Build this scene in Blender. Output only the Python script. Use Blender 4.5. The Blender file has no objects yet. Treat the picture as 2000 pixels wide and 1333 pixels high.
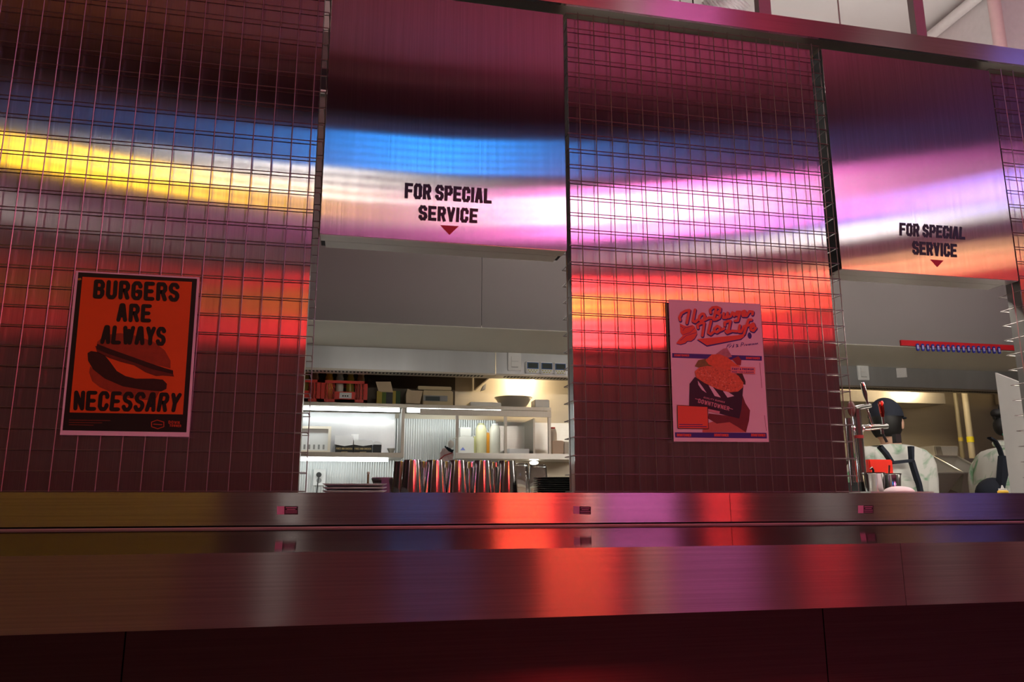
import bpy, bmesh, math, random
from mathutils import Vector, Matrix
random.seed(7)
sc = bpy.context.scene
COL = sc.collection

# ------------------------------------------------------------------ camera
F, YAW, PIT, ROL = 1500.0, 0.2089, 0.205, -0.0015
CAM = Vector((-0.6375, -2.0249, 1.18))
fw = Vector((math.sin(YAW)*math.cos(PIT), math.cos(YAW)*math.cos(PIT), math.sin(PIT)))
r0 = Vector((math.cos(YAW), -math.sin(YAW), 0)); u0 = r0.cross(fw)
RT = r0*math.cos(ROL) + u0*math.sin(ROL); UP = -r0*math.sin(ROL) + u0*math.cos(ROL)
cam = bpy.data.cameras.new('camera'); camo = bpy.data.objects.new('camera', cam); COL.objects.link(camo)
cam.sensor_width = 36; cam.lens = F/2000*36; cam.clip_start = 0.02; cam.clip_end = 60
M = Matrix((RT, UP, -fw)).transposed().to_4x4(); M.translation = CAM; camo.matrix_world = M
sc.camera = camo

def at(px, py, Y=None, Z=None, X=None):
    """photo pixel -> point of the plane Y=.., Z=.. or X=.. that it shows"""
    d = fw + RT*((px-1000)/F) + UP*((666.5-py)/F)
    if Y is not None: t = (Y-CAM.y)/d.y
    elif Z is not None: t = (Z-CAM.z)/d.z
    else: t = (X-CAM.x)/d.x
    return CAM + d*t
def AX(px, Y, py=880): return at(px, py, Y=Y).x
def AZ(py, Y, px): return at(px, py, Y=Y).z

# ------------------------------------------------------------------ world, exposure
w = bpy.data.worlds.new('world'); sc.world = w; w.use_nodes = True
w.node_tree.nodes['Background'].inputs[0].default_value = (0.05, 0.045, 0.05, 1)
w.node_tree.nodes['Background'].inputs[1].default_value = 0.05
sc.view_settings.view_transform = 'Standard'; sc.view_settings.look = 'None'
sc.view_settings.exposure = 0.0; sc.view_settings.gamma = 1.0; sc.view_settings.use_curve_mapping = False
NEON = 0.95        # all wall lights of the dining room
KIT = 1.25         # kitchen lamps and added fill lights

# ------------------------------------------------------------------ materials
MATS = {}
def mat(name, col=(.5,.5,.5), rough=.5, metal=0.0, var=.08, scale=20, emit=0, trans=0, ior=1.45, bump=0, spec=.5, alpha=1, stretch=None, coat=0):
    if name in MATS: return MATS[name]
    m = bpy.data.materials.new(name); m.use_nodes = True; MATS[name] = m
    nt = m.node_tree; b = nt.nodes['Principled BSDF']
    b.inputs['Roughness'].default_value = rough; b.inputs['Metallic'].default_value = metal
    b.inputs['IOR'].default_value = ior; b.inputs['Specular IOR Level'].default_value = spec
    b.inputs['Transmission Weight'].default_value = trans; b.inputs['Alpha'].default_value = alpha
    b.inputs['Coat Weight'].default_value = coat
    tc = nt.nodes.new('ShaderNodeTexCoord'); nz = nt.nodes.new('ShaderNodeTexNoise'); nz.inputs['Scale'].default_value = scale
    nz.inputs['Detail'].default_value = 4
    if stretch:
        mp = nt.nodes.new('ShaderNodeMapping'); mp.inputs['Scale'].default_value = stretch
        nt.links.new(tc.outputs['Object'], mp.inputs[0]); nt.links.new(mp.outputs[0], nz.inputs['Vector'])
    else: nt.links.new(tc.outputs['Object'], nz.inputs['Vector'])
    mx = nt.nodes.new('ShaderNodeMix'); mx.data_type = 'RGBA'
    mx.inputs[6].default_value = (*[max(0, c*(1-var)) for c in col], 1); mx.inputs[7].default_value = (*[min(1, c*(1+var)) for c in col], 1)
    nt.links.new(nz.outputs[0], mx.inputs[0]); nt.links.new(mx.outputs[2], b.inputs['Base Color'])
    if bump:
        bp = nt.nodes.new('ShaderNodeBump'); bp.inputs['Strength'].default_value = 1; bp.inputs['Distance'].default_value = bump
        nt.links.new(nz.outputs[0], bp.inputs['Height']); nt.links.new(bp.outputs[0], b.inputs['Normal'])
    if emit:
        b.inputs['Emission Color'].default_value = (*col, 1); b.inputs['Emission Strength'].default_value = emit
    return m

def brushed(name, spread, a_small, a_large, col=(.60,.58,.57), grain=(400, 400, 3), wave=.0006, wscale=2.0):
    """brushed sheet steel: narrow lobe along the grain, wide lobe along `spread` (across the grain)"""
    if name in MATS: return MATS[name]
    m = bpy.data.materials.new(name); m.use_nodes = True; MATS[name] = m
    nt = m.node_tree; nt.nodes.remove(nt.nodes['Principled BSDF']); out = nt.nodes['Material Output']
    g = nt.nodes.new('ShaderNodeBsdfAnisotropic'); g.distribution = 'GGX'
    k = math.sqrt(a_small/a_large)                      # 1 - anisotropy
    g.inputs['Roughness'].default_value = math.sqrt(math.sqrt(a_small*a_large))
    g.inputs['Anisotropy'].default_value = -(1-k)       # wide lobe lies along the tangent
    t = nt.nodes.new('ShaderNodeCombineXYZ')
    for i in range(3): t.inputs[i].default_value = spread[i]
    nt.links.new(t.outputs[0], g.inputs['Tangent'])
    tc = nt.nodes.new('ShaderNodeTexCoord'); mp = nt.nodes.new('ShaderNodeMapping'); mp.inputs['Scale'].default_value = grain
    nz = nt.nodes.new('ShaderNodeTexNoise'); nz.inputs['Scale'].default_value = 1; nz.inputs['Detail'].default_value = 3
    nt.links.new(tc.outputs['Object'], mp.inputs[0]); nt.links.new(mp.outputs[0], nz.inputs['Vector'])
    mx = nt.nodes.new('ShaderNodeMix'); mx.data_type = 'RGBA'
    mx.inputs[6].default_value = (*[c*.72 for c in col], 1); mx.inputs[7].default_value = (*[min(1, c*1.25) for c in col], 1)
    nt.links.new(nz.outputs[0], mx.inputs[0]); nt.links.new(mx.outputs[2], g.inputs['Color'])
    if wave:
        n2 = nt.nodes.new('ShaderNodeTexNoise'); n2.inputs['Scale'].default_value = wscale; n2.inputs['Detail'].default_value = 1
        nt.links.new(tc.outputs['Object'], n2.inputs['Vector'])
        bp = nt.nodes.new('ShaderNodeBump'); bp.inputs['Strength'].default_value = 1; bp.inputs['Distance'].default_value = wave
        nt.links.new(n2.outputs[0], bp.inputs['Height']); nt.links.new(bp.outputs[0], g.inputs['Normal'])
    nt.links.new(g.outputs[0], out.inputs['Surface'])
    return m

def glow(name, col, strength):
    if name in MATS: return MATS[name]
    m = bpy.data.materials.new(name); m.use_nodes = True; MATS[name] = m
    nt = m.node_tree; nt.nodes.remove(nt.nodes['Principled BSDF'])
    e = nt.nodes.new('ShaderNodeEmission'); e.inputs[0].default_value = (*col, 1); e.inputs[1].default_value = strength
    nt.links.new(e.outputs[0], nt.nodes['Material Output'].inputs['Surface'])
    return m

PANEL = brushed('panel_steel_vertical_grain', (1,0,0), .003, .125)
COUNT = brushed('counter_steel_horizontal_grain', (0,0,1), .006, .145, grain=(3, 400, 400), wave=.00025)
TOPST = brushed('countertop_steel', (0,1,0), .0015, .003, grain=(3, 300, 300), wave=0)
RAILM = brushed('rail_steel', (0,0,1), .01, .085, grain=(3, 400, 400), wave=.0002)
KSTEEL = mat('kitchen_steel', (.62,.60,.56), .30, .6, .06, 3, stretch=(1,1,60))
HOODM = mat('hood_steel', (.50,.51,.53), .30, .65, .35, 2.2, stretch=(1.5,1,.2))
KDULL = mat('kitchen_steel_dull', (.40,.36,.31), .40, .85, .08, 3, stretch=(40,1,1))
CHROME = mat('chrome', (.8,.79,.78), .08, 1, .03)
WIREM = mat('wire_steel', (.36,.32,.31), .38, 1, .05)
TUMBL = mat('tumbler_steel', (.52,.52,.51), .13, 1, .03, 2, stretch=(1,1,80))
DARKM = mat('dark_gap', (.012,.010,.010), .7)
BLACK = mat('black_plastic', (.012,.012,.013), .45)
WHITE = mat('white_plastic', (.80,.80,.80), .35, var=.02)
PAPER = mat('white_paper', (.82,.80,.80), .75, var=.03)
GLASS = mat('clear_glass', (.95,.97,.96), .03, trans=1, ior=1.35)

# ------------------------------------------------------------------ mesh helpers
WPOS = {}
def mk(name, verts, faces, m, parent=None, smooth=False, bevel=0, kind=None, origin=None):
    vs = [Vector(v) for v in verts]
    if origin is None:
        lo = [min(v[i] for v in vs) for i in range(3)]; hi = [max(v[i] for v in vs) for i in range(3)]
        origin = Vector(((lo[0]+hi[0])/2, (lo[1]+hi[1])/2, lo[2]))
    else: origin = Vector(origin)
    me = bpy.data.meshes.new(name); me.from_pydata([v-origin for v in vs], [], faces); me.validate()
    bm = bmesh.new(); bm.from_mesh(me)
    bmesh.ops.recalc_face_normals(bm, faces=bm.faces)
    if bevel: bmesh.ops.bevel(bm, geom=list(bm.edges), offset=bevel, segments=2, affect='EDGES', clamp_overlap=True)
    bm.to_mesh(me); bm.free()
    if smooth:
        for p in me.polygons: p.use_smooth = True
        me.set_sharp_from_angle(angle=math.radians(42))
    if m: me.materials.append(m)
    return link(name, me, origin, parent, kind)
def link(name, me, origin, parent=None, kind=None):
    o = bpy.data.objects.new(name, me); COL.objects.link(o); origin = Vector(origin)
    WPOS[o.name] = origin
    if parent: o.parent = parent; o.location = origin - WPOS[parent.name]
    else: o.location = origin
    if kind: o['kind'] = kind
    return o
def thing(name, label, cat, loc, group=None):
    e = bpy.data.objects.new(name, None); COL.objects.link(e); e.location = loc; WPOS[e.name] = Vector(loc); e.empty_display_size = .05
    return tag(e, label, cat, group)
def tag(o, label, cat, group=None):
    o['label'] = label; o['category'] = cat
    if group: o['group'] = group
    return o
def struct(o, label=None):
    o['kind'] = 'structure'
    if label: o['label'] = label
    return o
BF = [(0,1,2,3),(7,6,5,4),(0,4,5,1),(1,5,6,2),(2,6,7,3),(3,7,4,0)]
def bxv(x0,x1,y0,y1,z0,z1): return [(x0,y0,z0),(x1,y0,z0),(x1,y1,z0),(x0,y1,z0),(x0,y0,z1),(x1,y0,z1),(x1,y1,z1),(x0,y1,z1)]
def box(name, x0,x1,y0,y1,z0,z1, m, parent=None, bevel=0, **k): return mk(name, bxv(x0,x1,y0,y1,z0,z1), BF, m, parent, bevel=bevel, **k)
def join(parts):
    V, Fs = [], []
    for v, f in parts:
        n = len(V); V += list(v); Fs += [tuple(i+n for i in q) for q in f]
    return V, Fs
def boxes(name, L, m, parent=None, **k):
    V, Fs = join([(bxv(*b), BF) for b in L]); return mk(name, V, Fs, m, parent, **k)
def tubev(path, r, n=8, closed=False):
    P = [Vector(p) for p in path]; V, Fs = [], []
    rr = r if isinstance(r, (list, tuple)) else [r]*len(P)
    ref = None
    for i, p in enumerate(P):
        a = P[max(i-1,0)]; b = P[min(i+1,len(P)-1)]; t = (b-a).normalized()
        if ref is None: ref = Vector((0,0,1)) if abs(t.z) < .9 else Vector((1,0,0))
        s = t.cross(ref)
        if s.length < 1e-4: s = t.cross(Vector((0,1,0)))
        s.normalize(); q = s.cross(t).normalized(); ref = q
        for k in range(n):
            c = 2*math.pi*k/n; V.append(p + s*(math.cos(c)*rr[i]) + q*(math.sin(c)*rr[i]))
    for i in range(len(P)-1):
        for k in range(n): Fs.append((i*n+k, i*n+(k+1)%n, (i+1)*n+(k+1)%n, (i+1)*n+k))
    Fs.append(tuple(range(n-1,-1,-1))); Fs.append(tuple((len(P)-1)*n+k for k in range(n)))
    return V, Fs
def tube(name, path, r, m, parent=None, n=8, **k):
    V, Fs = tubev(path, r, n); return mk(name, V, Fs, m, parent, smooth=True, **k)
def lathev(c, prof, n=24, sx=1, sy=1):
    c = Vector(c); V, Fs = [], []
    for r, z in prof:
        for k in range(n):
            a = 2*math.pi*k/n; V.append(c + Vector((r*sx*math.cos(a), r*sy*math.sin(a), z)))
    for i in range(len(prof)-1):
        for k in range(n): Fs.append((i*n+k, i*n+(k+1)%n, (i+1)*n+(k+1)%n, (i+1)*n+k))
    if prof[0][0] > 1e-5: Fs.append(tuple(range(n-1,-1,-1)))
    if prof[-1][0] > 1e-5: Fs.append(tuple((len(prof)-1)*n+k for k in range(n)))
    return V, Fs
def lathe(name, c, prof, m, parent=None, n=24, **k):
    V, Fs = lathev(c, prof, n); 
    kw = dict(smooth=True, origin=c); kw.update(k)
    return mk(name, V, Fs, m, parent, **kw)
def prismv(pts, y0, y1):
    n = len(pts); V = [(x,y0,z) for x,z in pts] + [(x,y1,z) for x,z in pts]
    return V, [tuple(range(n)), tuple(range(2*n-1,n-1,-1))] + [(i, i+n, (i+1)%n+n, (i+1)%n) for i in range(n)]
def prism(name, pts, y0, y1, m, parent=None, **k):
    V, Fs = prismv(pts, y0, y1); return mk(name, V, Fs, m, parent, **k)
def ppoly(name, pix, Y, th, m, parent=None, **k):
    """flat print: outline given in photo pixels lying on the plane Y"""
    return prism(name, [(at(x,y,Y=Y).x, at(x,y,Y=Y).z) for x, y in pix], Y, Y+th, m, parent, **k)
def strokev(lines, wd, Y, th=.0002, rnd=True, n=8):
    """thick polylines in the XZ plane at Y (facing -Y)"""
    parts = []; q = 0
    for L in lines:
        P = [Vector((p[0], p[1])) for p in L]; q += 1; e = (q % 7)*4e-6
        for a, b in zip(P, P[1:]):
            d = b-a
            if d.length < 1e-7: continue
            d.normalize(); s = Vector((-d.y, d.x))*wd/2; e += 1e-6
            if not rnd: a = a-d*wd*.499; b = b+d*wd*.499
            parts.append(prismv([tuple(a+s), tuple(b+s), tuple(b-s), tuple(a-s)], Y-e, Y+th))
        if rnd:
            for p in P:
                e += 1e-6
                parts.append(prismv([(p.x+wd/2*math.cos(2*math.pi*k/n), p.y+wd/2*math.sin(2*math.pi*k/n)) for k in range(n)], Y-e, Y+th))
    return join(parts)
def strokes(name, lines, wd, Y, m, parent=None, rnd=True, th=.0002):
    V, Fs = strokev(lines, wd, Y, th, rnd); return mk(name, V, Fs, m, parent)
def pstrokes(name, lines, wpx, Y, m, parent=None, rnd=True, off=(0,0)):
    L = [[(at(x+off[0],y+off[1],Y=Y).x, at(x+off[0],y+off[1],Y=Y).z) for x, y in l] for l in lines]
    a = at(1000, 700, Y=Y); b = at(1001, 700, Y=Y)
    return strokes(name, L, wpx*(b-a).length, Y, m, parent, rnd)

# a plain stroke alphabet, unit box
FONT = {
'A':[[(0,0),(.36,1),(.64,1),(1,0)],[(.17,.3),(.83,.3)]],
'B':[[(0,0),(0,1),(.75,1),(1,.85),(1,.65),(.75,.52),(1,.38),(1,.15),(.75,0),(0,0)],[(0,.52),(.75,.52)]],
'C':[[(1,.74),(1,.84),(.75,1),(.25,1),(0,.84),(0,.16),(.25,0),(.75,0),(1,.16),(1,.26)]],
'D':[[(0,0),(0,1),(.7,1),(1,.82),(1,.18),(.7,0),(0,0)]],
'E':[[(1,1),(0,1),(0,0),(1,0)],[(0,.5),(.85,.5)]],
'F':[[(1,1),(0,1),(0,0)],[(0,.5),(.85,.5)]],
'G':[[(1,.76),(1,.84),(.75,1),(.25,1),(0,.84),(0,.16),(.25,0),(.75,0),(1,.16),(1,.45),(.6,.45)]],
'H':[[(0,0),(0,1)],[(1,0),(1,1)],[(0,.5),(1,.5)]],
'I':[[(.5,0),(.5,1)]],
'K':[[(0,0),(0,1)],[(1,1),(.05,.45),(1,0)]],
'L':[[(0,1),(0,0),(1,0)]],
'M':[[(0,0),(0,1),(.5,.35),(1,1),(1,0)]],
'N':[[(0,0),(0,1),(1,0),(1,1)]],
'O':[[(.25,0),(0,.16),(0,.84),(.25,1),(.75,1),(1,.84),(1,.16),(.75,0),(.25,0)]],
'P':[[(0,0),(0,1),(.75,1),(1,.85),(1,.6),(.75,.45),(0,.45)]],
'Q':[[(.25,0),(0,.16),(0,.84),(.25,1),(.75,1),(1,.84),(1,.16),(.75,0),(.25,0)],[(.6,.2),(1,-.05)]],
'R':[[(0,0),(0,1),(.75,1),(1,.85),(1,.62),(.75,.48),(0,.48)],[(.6,.48),(1,0)]],
'S':[[(1,.82),(1,.86),(.75,1),(.25,1),(0,.84),(0,.68),(.2,.55),(.8,.45),(1,.32),(1,.16),(.75,0),(.25,0),(0,.14),(0,.18)]],
'T':[[(0,1),(1,1)],[(.5,1),(.5,0)]],
'U':[[(0,1),(0,.16),(.25,0),(.75,0),(1,.16),(1,1)]],
'V':[[(0,1),(.5,0),(1,1)]],
'W':[[(0,1),(.25,0),(.5,.8),(.75,0),(1,1)]],
'X':[[(0,0),(1,1)],[(0,1),(1,0)]],
'Y':[[(0,1),(.5,.45),(1,1)],[(.5,.45),(.5,0)]],
'&':[[(1,0),(.2,.75),(.35,1),(.6,1),(.7,.75),(0,.3),(.1,.05),(.5,0),(1,.4)]],
'0':[[(.25,0),(0,.16),(0,.84),(.25,1),(.75,1),(1,.84),(1,.16),(.75,0),(.25,0)]],
'1':[[(.5,0),(.5,1)]],
}
WIDE = {'I': .0, 'M': 1.35, 'W': 1.35, '1': .2}
def textlines(s, wd):
    """letters as polylines in a run of total width 1 and height 1; wd = stroke as share of height, returns lines and natural width"""
    x = 0; out = []; cw = .36; gap = wd + .10
    for ch in s:
        if ch == ' ': x += cw*.75; continue
        if ch == ':': x += .1; continue
        wch = cw*WIDE.get(ch, 1)
        for l in FONT[ch]:
            out.append([(x + (px if ch != 'I' else 0)*wch, py) for px, py in l])
        x += wch + gap
    return out, x - gap
def text(name, s, quad, wd, Y, m, parent=None, rnd=False):
    """write s on plane Y between four photo pixels (top left, top right, bottom right, bottom left of the run); wd = stroke / height"""
    L, W = textlines(s, wd)
    c = [at(*q, Y=Y) for q in quad]; c = [Vector((p.x, p.z)) for p in c]
    H = ((c[0]-c[3]).length + (c[1]-c[2]).length)/2; w_ = wd*H; hw = w_/2
    Wd = ((c[0]-c[1]).length + (c[3]-c[2]).length)/2
    ix, iz = hw/Wd, hw/H
    def mp(p):
        u = ix + (p[0]/W)*(1-2*ix); v = iz + p[1]*(1-2*iz)
        return tuple((c[3]*(1-u)+c[2]*u)*(1-v) + (c[0]*(1-u)+c[1]*u)*v)
    return strokes(name, [[mp(p) for p in l] for l in L], w_, Y, m, parent, rnd)

def ellv(c, r, n=20, k=12, rot=None, lo=-90, hi=90):
    c = Vector(c); V, Fs = [], []
    R = rot or Matrix.Identity(3)
    for i in range(k+1):
        a = math.radians(lo + (hi-lo)*i/k)
        for j in range(n):
            b = 2*math.pi*j/n
            V.append(c + R @ Vector((r[0]*math.cos(a)*math.cos(b), r[1]*math.cos(a)*math.sin(b), r[2]*math.sin(a))))
    for i in range(k):
        for j in range(n): Fs.append((i*n+j, i*n+(j+1)%n, (i+1)*n+(j+1)%n, (i+1)*n+j))
    Fs.append(tuple(range(n-1,-1,-1))); Fs.append(tuple(k*n+j for j in range(n)))
    return V, Fs
def ell(name, c, r, m, parent=None, **k):
    rot = k.pop('rot', None); lo = k.pop('lo', -90); hi = k.pop('hi', 90)
    V, Fs = ellv(c, r, rot=rot, lo=lo, hi=hi); return mk(name, V, Fs, m, parent, smooth=True, **k)

# ================================================================== the room
XL, XR, YB, YK, ZC = -6.0, 8.2, -5.30, 3.75, 5.6
wallm = mat('dining_wall_paint', (.40,.29,.28), .8, var=.06, scale=4)
ceilm = mat('ceiling_paint', (.62,.60,.58), .9, var=.04, scale=3)
floorm = mat('floor_concrete', (.34,.26,.25), .55, var=.25, scale=6)
kwall = mat('kitchen_wall_paint', (.55,.52,.47), .6, var=.06, scale=3)
struct(box('floor', XL, XR, YB, YK, -.1, 0, floorm))
struct(box('ceiling', XL, XR, -.8, YK, ZC, ZC+.1, ceilm))
struct(box('ceiling_dining', XL, XR, YB, -.801, ZC, ZC+.1, mat('dining_ceiling_dimmed', (.27,.13,.14), .85, var=.06, scale=3)))  # this half of the ceiling coloured darker and redder to dim its reflection
struct(box('wall_back', XL, XR, YB-.1, YB, 0, ZC, wallm))
struct(box('wall_left', XL-.1, XL, YB, YK, 0, ZC, wallm))
struct(box('wall_right', XR, XR+.1, YB, YK, 0, ZC, wallm))
struct(box('wall_front', XL, XR, YK, YK+.1, 0, ZC, kwall))
struct(box('trim_1', XL, XR, YB, YB+.12, 4.98, 5.36, mat('dark_beam', (.03,.025,.025), .7)))

# ------------------------------------------------------------------ neon lights on the far dining wall (seen as reflections)
NC = dict(blue=(.02,.30,1.0), pink=(1.0,.20,.66), red=(1.0,.035,.04), amber=(1.0,.55,.02), violet=(.30,.26,1.0), white=(1.0,.93,.86), orange=(1.0,.22,.03), peach=(1.0,.50,.24))
def neon(word, rows, r=.022, tilt=0):
    x0 = min(q[1] for q in rows); x1 = max(q[2] for q in rows); z0 = min(q[3] for q in rows); z1 = max(q[4] for q in rows); y = YB+.10
    t = thing('neon_sign', word, 'neon sign', ((x0+x1)/2, YB+.03, z0))
    box('backing_board', x0-.05, x1+.05, YB+.002, YB+.03, z0-.06+tilt, z1+.06, BLACK, t)
    for cname, a, b, za, zb, n, power in rows:
        mm = glow('neon_%s_%g' % (cname, power), NC[cname], power*NEON)
        for i in range(n):
            z = za + (zb-za)*(i+.5)/n
            tube('neon_tube', [(a, y-.05, z), (a+.03, y, z), (b-.03, y, z+tilt), (b, y-.05, z+tilt)], r, mm, t, n=8)
neon('tall blue neon sign of stacked bars near the beam', [('blue', -.20, .40, 4.40, 4.80, 5, 17)])
neon('white neon sign beside the blue bars', [('white', -1.22, -1.08, 4.06, 4.40, 4, 40)])
neon('long amber neon sign at the left of the wall', [('amber', -4.9, -1.85, 4.28, 4.60, 4, 7.5)], tilt=-.36)
neon('pale neon sign in the far left corner', [('white', -5.85, -5.2, 3.9, 4.2, 3, 10)])
neon('big red and orange neon sign hanging low in the middle', [('red', .80, 1.36, 2.66, 2.94, 4, 62), ('orange', .82, 1.30, 2.94, 3.20, 3, 44), ('red', .80, 1.36, 3.20, 3.38, 2, 62), ('red', 1.40, 1.80, 2.66, 3.20, 5, 18)])
neon('pink neon sign with pale bars above the red one', [('white', 1.86, 1.98, 4.02, 4.34, 4, 60), ('pink', 2.10, 2.85, 3.92, 4.50, 7, 42)])
neon('red neon sign right of the pink one', [('red', 3.05, 3.45, 3.10, 3.50, 5, 44)])
neon('white neon sign at the right of the wall', [('white', 4.50, 4.95, 4.02, 4.20, 3, 22)])
neon('amber neon sign at the right end', [('peach', 5.3, 6.1, 3.66, 3.96, 3, 16)])
neon('violet neon sign high in the right corner', [('violet', 6.3, 7.3, 4.60, 4.94, 5, 26)])

# ------------------------------------------------------------------ counter, ledge, rail
LX0, LX1 = -4.2, 5.2
ZL = 1.20
YLF = -.04                       # ledge face
ZT = 1.1153                      # worktop
YF = -.96                        # front edge of worktop
t = thing('pass_ledge', 'long brushed steel ledge upstand along the back of the counter', 'ledge', (0, 0, ZT))
xs = AX(1427, YLF, 1000)
box('face_panel', LX0, xs-.0006, YLF, YLF+.012, 1.1225, ZL, COUNT, t)
box('face_panel', xs+.0006, LX1, YLF, YLF+.012, 1.1225, ZL, COUNT, t)
box('ledge_top', LX0, LX1, YLF+.012, .62, ZL-.012, ZL, TOPST, t)
box('shadow_gap', LX0, LX1, YLF+.012, YLF+.03, ZT-.002, 1.1225, DARKM, t)
t = thing('service_counter', 'low brushed steel service counter running across the whole front', 'counter', (0, -.5, 0))
box('countertop', LX0, LX1, YF+.001, YLF-.001, ZT-.03, ZT, TOPST, t)
box('back_lip', LX0, LX1, YLF-.018, YLF-.001, ZT, ZT+.0035, KSTEEL, t, bevel=.001)
xs = AX(1764, YF, 1120)
for a, b in ((LX0, xs-.0002), (xs+.0002, LX1)):
    box('front_apron', a, b, YF, YF+.02, 1.0243, ZT-.0001, COUNT, t, bevel=.0005)
BASEM = brushed('base_panel_steel', (0,0,1), .03, .25, col=(.16,.13,.13), grain=(3,300,300), wave=.0003)
xs = AX(1612, -.62, 1260); xa = [LX0] + [xs + 1.25*i for i in range(-3, 4)] + [LX1]
xa = sorted(v for v in xa if LX0 <= v <= LX1)
for a, b in zip(xa, xa[1:]): box('base_panel', a+.0012, b-.0012, -.62, -.60, .08, 1.086, BASEM, t)
box('plinth', LX0, LX1, -.55, YLF+.02, 0, 1.085, BLACK, t)
box('underside', LX0, LX1, YF+.02, -.62, 1.05, 1.085, KDULL, t)

t = thing('header_rail', 'brushed steel header rail running along the top of the panels', 'rail', (0, .03, 2.66))
box('rail_face', LX0, LX1, -.022, -.012, 2.664, 2.726, RAILM, t)
box('rail_body', LX0, LX1, -.012, .10, 2.668, 2.724, KDULL, t)

# dark wall pieces beyond the frame, closing the partition
struct(box('wall_partition_left', XL, LX0, .0, .08, 0, 2.66, wallm))
struct(box('wall_partition_right', LX1, XR, .0, .08, 0, 2.66, wallm))
struct(box('wall_partition_base', LX0, LX1, .25, .33, 0, ZL-.013, wallm))

# ------------------------------------------------------------------ steel panels and the wire grids wrapped round them
PY0, PY1 = .014, .072
LPX = -.757; MPX0, MPX1 = -.030, .803; RPX = 1.507
CORE = mat('panel_side_steel', (.30,.29,.28), .35, .95, .08)
def panel(side, label, x0, x1):
    t = thing('wall_cladding_'+side, label, 'panel', ((x0+x1)/2, PY0, ZL)); del t['category']; t['kind'] = 'structure'
    box('front_sheet', x0, x1, PY0, PY0+.004, ZL+.0005, 2.642, PANEL, t)
    box('core', x0+.0005, x1-.0005, PY0+.004, PY1, ZL+.0005, 2.642, CORE, t)
panel('left', 'brushed steel wall panel behind the orange poster, left of the window', LX0, LPX)
panel('middle', 'brushed steel pillar panel behind the pink poster, between the two windows', MPX0, MPX1)
panel('right', 'brushed steel wall panel at the right edge of the photo', RPX, LX1)
WR = .0014
def grid(label, x0, x1, cols, wrapL, wrapR, col0, ret=.09):
    t = thing('wire_grid', label, 'wire grid', ((x0+x1)/2, 0, ZL))
    for i in range(30):
        z = ZL + .0035 + .05*i*1.0 if i == 0 else ZL + .05*i
        p = [(x0, WR*2, z), (x1, WR*2, z)]
        if wrapL: p = [(x0+.045, ret+.005, z), (x0, ret, z)] + p
        if wrapR: p = p + [(x1, ret, z), (x1-.045, ret+.005, z)]
        V, Fs = join([tubev([p[j], p[j+1]], WR, 6) for j in range(len(p)-1)])
        mk('horizontal_wire', V, Fs, WIREM, t, smooth=True)
    for c in cols:
        x = col0 + .05*c
        tube('vertical_wire', [(x, -WR, ZL+.002), (x, -WR, 2.653)], WR, WIREM, t, n=6)
    if wrapL: tube('vertical_wire', [(x0-WR*2, .03, ZL+.002), (x0-WR*2, .03, 2.653)], WR, WIREM, t, n=6)
    if wrapR: tube('vertical_wire', [(x1+WR*2, .012, ZL+.002), (x1+WR*2, .012, 2.653)], WR, WIREM, t, n=6)
grid('square wire grid over the steel panel with the orange poster', -1.85, -.741, range(-21, 1), False, True, -.7721)
grid('square wire grid over the steel pillar with the pink poster', -.030-.006, .832, range(0, 17), True, True, 0)
grid('square wire grid over the panel at the right edge', 1.492, 2.75, range(0, 25), True, False, 1.535)

# ------------------------------------------------------------------ sign boxes
TXT = mat('black_vinyl', (.006,.006,.010), .35, var=.02)
REDV = mat('red_vinyl', (.50,.010,.020), .4, var=.02)
def signbox(label, x0, x1, l1, l2, tri):
    z0, z1, y0, y1 = 1.883, 2.640, .000, .105
    t = thing('sign_box', label, 'sign', ((x0+x1)/2, .05, z0))
    box('front_sheet', x0, x1, y0, y0+.003, z0, z1, PANEL, t)
    box('body', x0+.0005, x1-.0005, y0+.003, y1, z0+.002, z1, DARKM, t)
    box('bottom_flange', x0+.001, x1-.001, y0+.0015, .052, z0-.0015, z0+.002, KSTEEL, t)
    box('bottom_flange', x0+.012, x1-.012, .0535, y1+.005, z0-.0015, z0+.002, KSTEEL, t)
    for s, q in ((('FOR SPECIAL'), l1), (('SERVICE'), l2)): text('lettering', s, q, .205, y0-.0008, TXT, t)
    ppoly('arrow', tri, y0-.0008, .0003, REDV, t)
signbox('steel sign box reading FOR SPECIAL SERVICE above the first window, with blue reflection', -.735, -.047,
        [(791,357),(961,369),(960,398),(790,387)], [(818,401),(934,408),(932,436),(818,430)], [(860,440),(896,442),(878,459)])
signbox('steel sign box reading FOR SPECIAL SERVICE above the right window', .838, 1.487,
        [(1757,435),(1886,444),(1885,468),(1757,460)], [(1782,471),(1869,477),(1869,503),(1783,497)], [(1817,507),(1843,509),(1831,522)])

# ------------------------------------------------------------------ posters
PYO = -.0065
def q(name, pts, lay, m, parent): return ppoly(name, pts, PYO-.0004*lay, .0003, m, parent)
ORANGE = mat('orange_print', (.72,.105,.008), .55, var=.05); INK = mat('black_ink', (.006,.004,.004), .5)
bunm = mat('print_bun', (.30,.045,.012), .55, var=.35, scale=60); pattym = mat('print_patty', (.030,.006,.004), .55, var=.5, scale=90)
meatl = mat('print_meat', (.13,.018,.008), .55, var=.4, scale=70)
c = at(250, 853, Y=PYO)
t = thing('poster', 'orange and black poster reading BURGERS ARE ALWAYS NECESSARY', 'poster', (c.x, PYO, c.z))
q('paper', [(148,529),(390,542),(369,854),(117,850)], 0, mat('poster_paper', (.80,.72,.78), .7, var=.03), t)
q('black_border', [(153,532),(385,545),(364,845),(122,841)], 1, INK, t)
q('orange_field', [(161,541),(375,551),(357,810),(136,806)], 2, ORANGE, t)
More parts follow.
